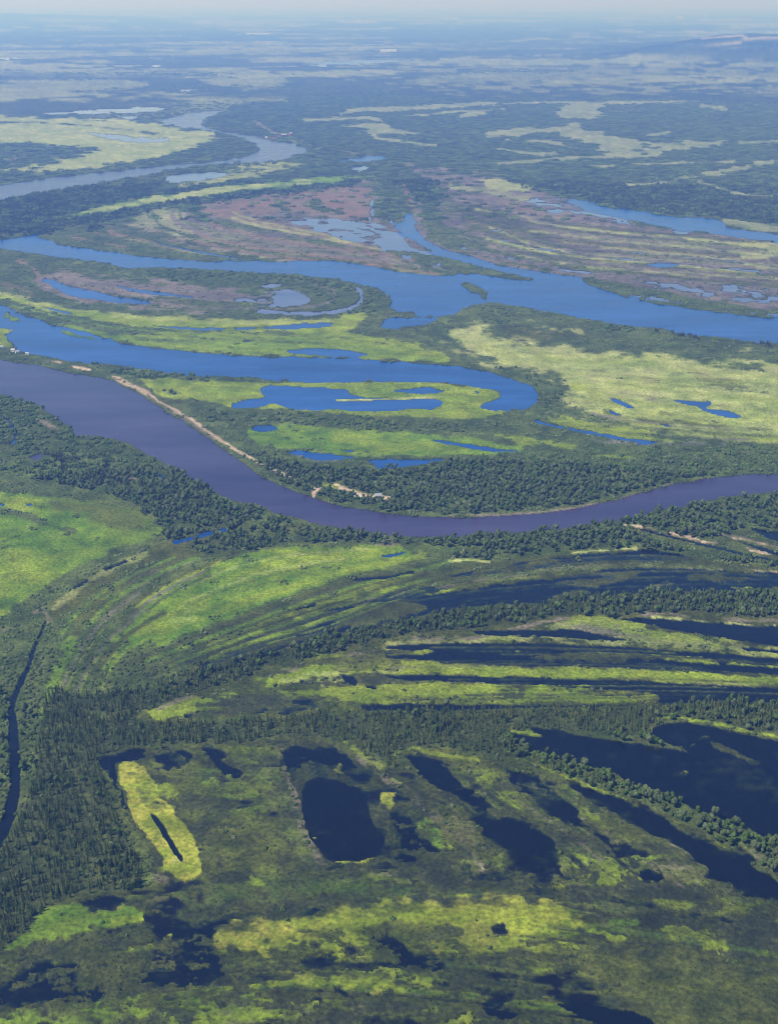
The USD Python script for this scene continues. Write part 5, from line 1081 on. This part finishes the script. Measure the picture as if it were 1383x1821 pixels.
# ------------------------------------------------------------------ small buildings, boats
M_WHITE = plain('white_paint', (.80, .80, .78)); M_ROOF = plain('grey_roof', (.30, .30, .31)); M_RED = plain('red_paint', (.42, .17, .12)); M_DOOR = plain('door_brown', (.12, .08, .05)); M_GLS = plain('window_dark', (.03, .04, .05), .2); M_STEEL = plain('rust_steel', (.28, .12, .08))
def boxm(sx, sy, sz, c):
    m = trimesh.creation.box([sx, sy, sz]); return np.array(m.vertices) + c, np.array(m.faces)
def thing(name, u, v, rot, label, cat, group=None, z=.45):
    c = ground([[u, v]])[0]; pth = '/World/' + numbered(name); x = UsdGeom.Xform.Define(stage, pth)
    x.AddTranslateOp().Set(Gf.Vec3d(float(c[0]), float(c[1]), z)); x.AddRotateZOp().Set(float(rot)); tag(x.GetPrim(), label, cat, group); return pth
def house(u, v, rot, w, d, h, label, wall=M_WHITE, roof=M_ROOF):
    p = thing('house', u, v, rot, label, 'house')
    mesh_prim(p + '/wall', *boxm(w, d, h + .6, (0, 0, h / 2 - .3)), wall)
    e = .4; rv = np.array([[-w / 2 - e, -d / 2 - e, h - .15], [w / 2 + e, -d / 2 - e, h - .15], [w / 2 + e, d / 2 + e, h - .15], [-w / 2 - e, d / 2 + e, h - .15], [-w / 2 - e, 0, h + d * .38], [w / 2 + e, 0, h + d * .38]])
    mesh_prim(p + '/roof', rv, np.array([[0, 1, 5], [0, 5, 4], [2, 3, 4], [2, 4, 5], [0, 4, 3], [1, 2, 5], [0, 3, 2], [0, 2, 1]]), roof)
    mesh_prim(p + '/door', *boxm(1.0, .1, 2.0, (-w * .2, -d / 2 - .03, 1.0)), M_DOOR)
    mesh_prim(p + '/window', *boxm(1.1, .1, 1.0, (w * .22, -d / 2 - .03, 1.5)), M_GLS)
house(2, 620, 20, 5, 4, 2.6, 'white house at the left edge between the blue lake and the purple river')
house(24, 625.5, -15, 5, 4, 2.6, 'white house on the land neck, second from the left edge')
house(31, 628, 30, 4.5, 3.5, 2.4, 'small white house on the land neck, right of two white houses')
house(49, 631, -10, 4, 3, 2.2, 'smallest white cabin on the land neck, farthest right of its row')
house(672, 886, 15, 6, 4, 3, 'white building with red end on the sandy bank above the purple river', M_WHITE, M_ROOF)
house(628, 882, -20, 5, 3, 2.2, 'low white shed on the sandy bank, left of the white building with red end')
house(505, 242, 10, 18, 9, 5, 'long red building beside the far river landing, left one', M_RED)
house(517, 241, 25, 10, 9, 8, 'red building with grey roof at the far river landing, right one', M_RED, M_ROOF)
def barge(u, v, rot, ln, wd, label, cabin):
    p = thing('barge', u, v, rot, label, 'barge', z=0)
    hv = np.array([[-ln / 2, -wd / 2, 2], [ln / 2 - 2, -wd / 2, 2], [ln / 2, 0, 2.3], [ln / 2 - 2, wd / 2, 2], [-ln / 2, wd / 2, 2]]); lo = hv * [.93, .85, 0] - [0, 0, .5]
    v = np.vstack([lo, hv]); f = [[k, (k + 1) % 5, 5 + (k + 1) % 5] for k in range(5)] + [[k, 5 + (k + 1) % 5, 5 + k] for k in range(5)] + [[5, 6, 7], [5, 7, 8], [5, 8, 9]]
    mesh_prim(p + '/hull', v, np.array(f), M_STEEL)
    mesh_prim(p + '/cabin', *boxm(ln * .3, wd * .7, 4.5, (-ln * .28, 0, 4.2)), cabin)
    mesh_prim(p + '/cargo', *boxm(ln * .35, wd * .7, 2.2, (ln * .12, 0, 3.1)), M_RED)
barge(476, 246, -15, 18, 8, 'barge with white cabin moored at the far bank, left one', M_WHITE)
barge(488, 247, -15, 20, 8, 'red barge moored at the far bank, right one', M_RED)
p = thing('skiff', 7, 743, 40, 'white skiff at the tip of the blue slough at the left edge', 'boat', z=0)
hv = np.array([[-3, -1, .8], [1.5, -1.1, .8], [4, 0, 1.1], [1.5, 1.1, .8], [-3, 1, .8]]); lo = hv * [.85, .6, 0] - [0, 0, .2]
mesh_prim(p + '/hull', np.vstack([lo, hv, hv * [.8, .7, 0] + [0, 0, .35]]), np.array([[k, (k + 1) % 5, 5 + (k + 1) % 5] for k in range(5)] + [[k, 5 + (k + 1) % 5, 5 + k] for k in range(5)] + [[5 + k, 5 + (k + 1) % 5, 10 + (k + 1) % 5] for k in range(5)] + [[5 + k, 10 + (k + 1) % 5, 10 + k] for k in range(5)] + [[10, 11, 12], [10, 12, 13], [10, 13, 14]]), M_WHITE)
mesh_prim(p + '/bench', *boxm(.4, 1.7, .12, (-.6, 0, .62)), M_DOOR)

# ------------------------------------------------------------------ air
if HAZE[0] > 0:
    hz = usdkit.material(stage, LK + 'haze_air', {'v': ('principled_volume', {'color': HAZE[1], 'density': HAZE[0], 'absorption_color': (0.98, 0.96, 1.0), 'anisotropy': 0.22})}, volume='v.volume')
    B = 150000.0; zt = 760.0; zb = -2.0
    m = trimesh.creation.box([2 * B, 2 * B, zt - zb]); v = np.array(m.vertices); v[:, 2] += (zt + zb) / 2
    tag(mesh_prim('/World/haze', v, np.array(m.faces), hz), 'thin blue haze filling the air over the whole plain', 'haze', kind='stuff')
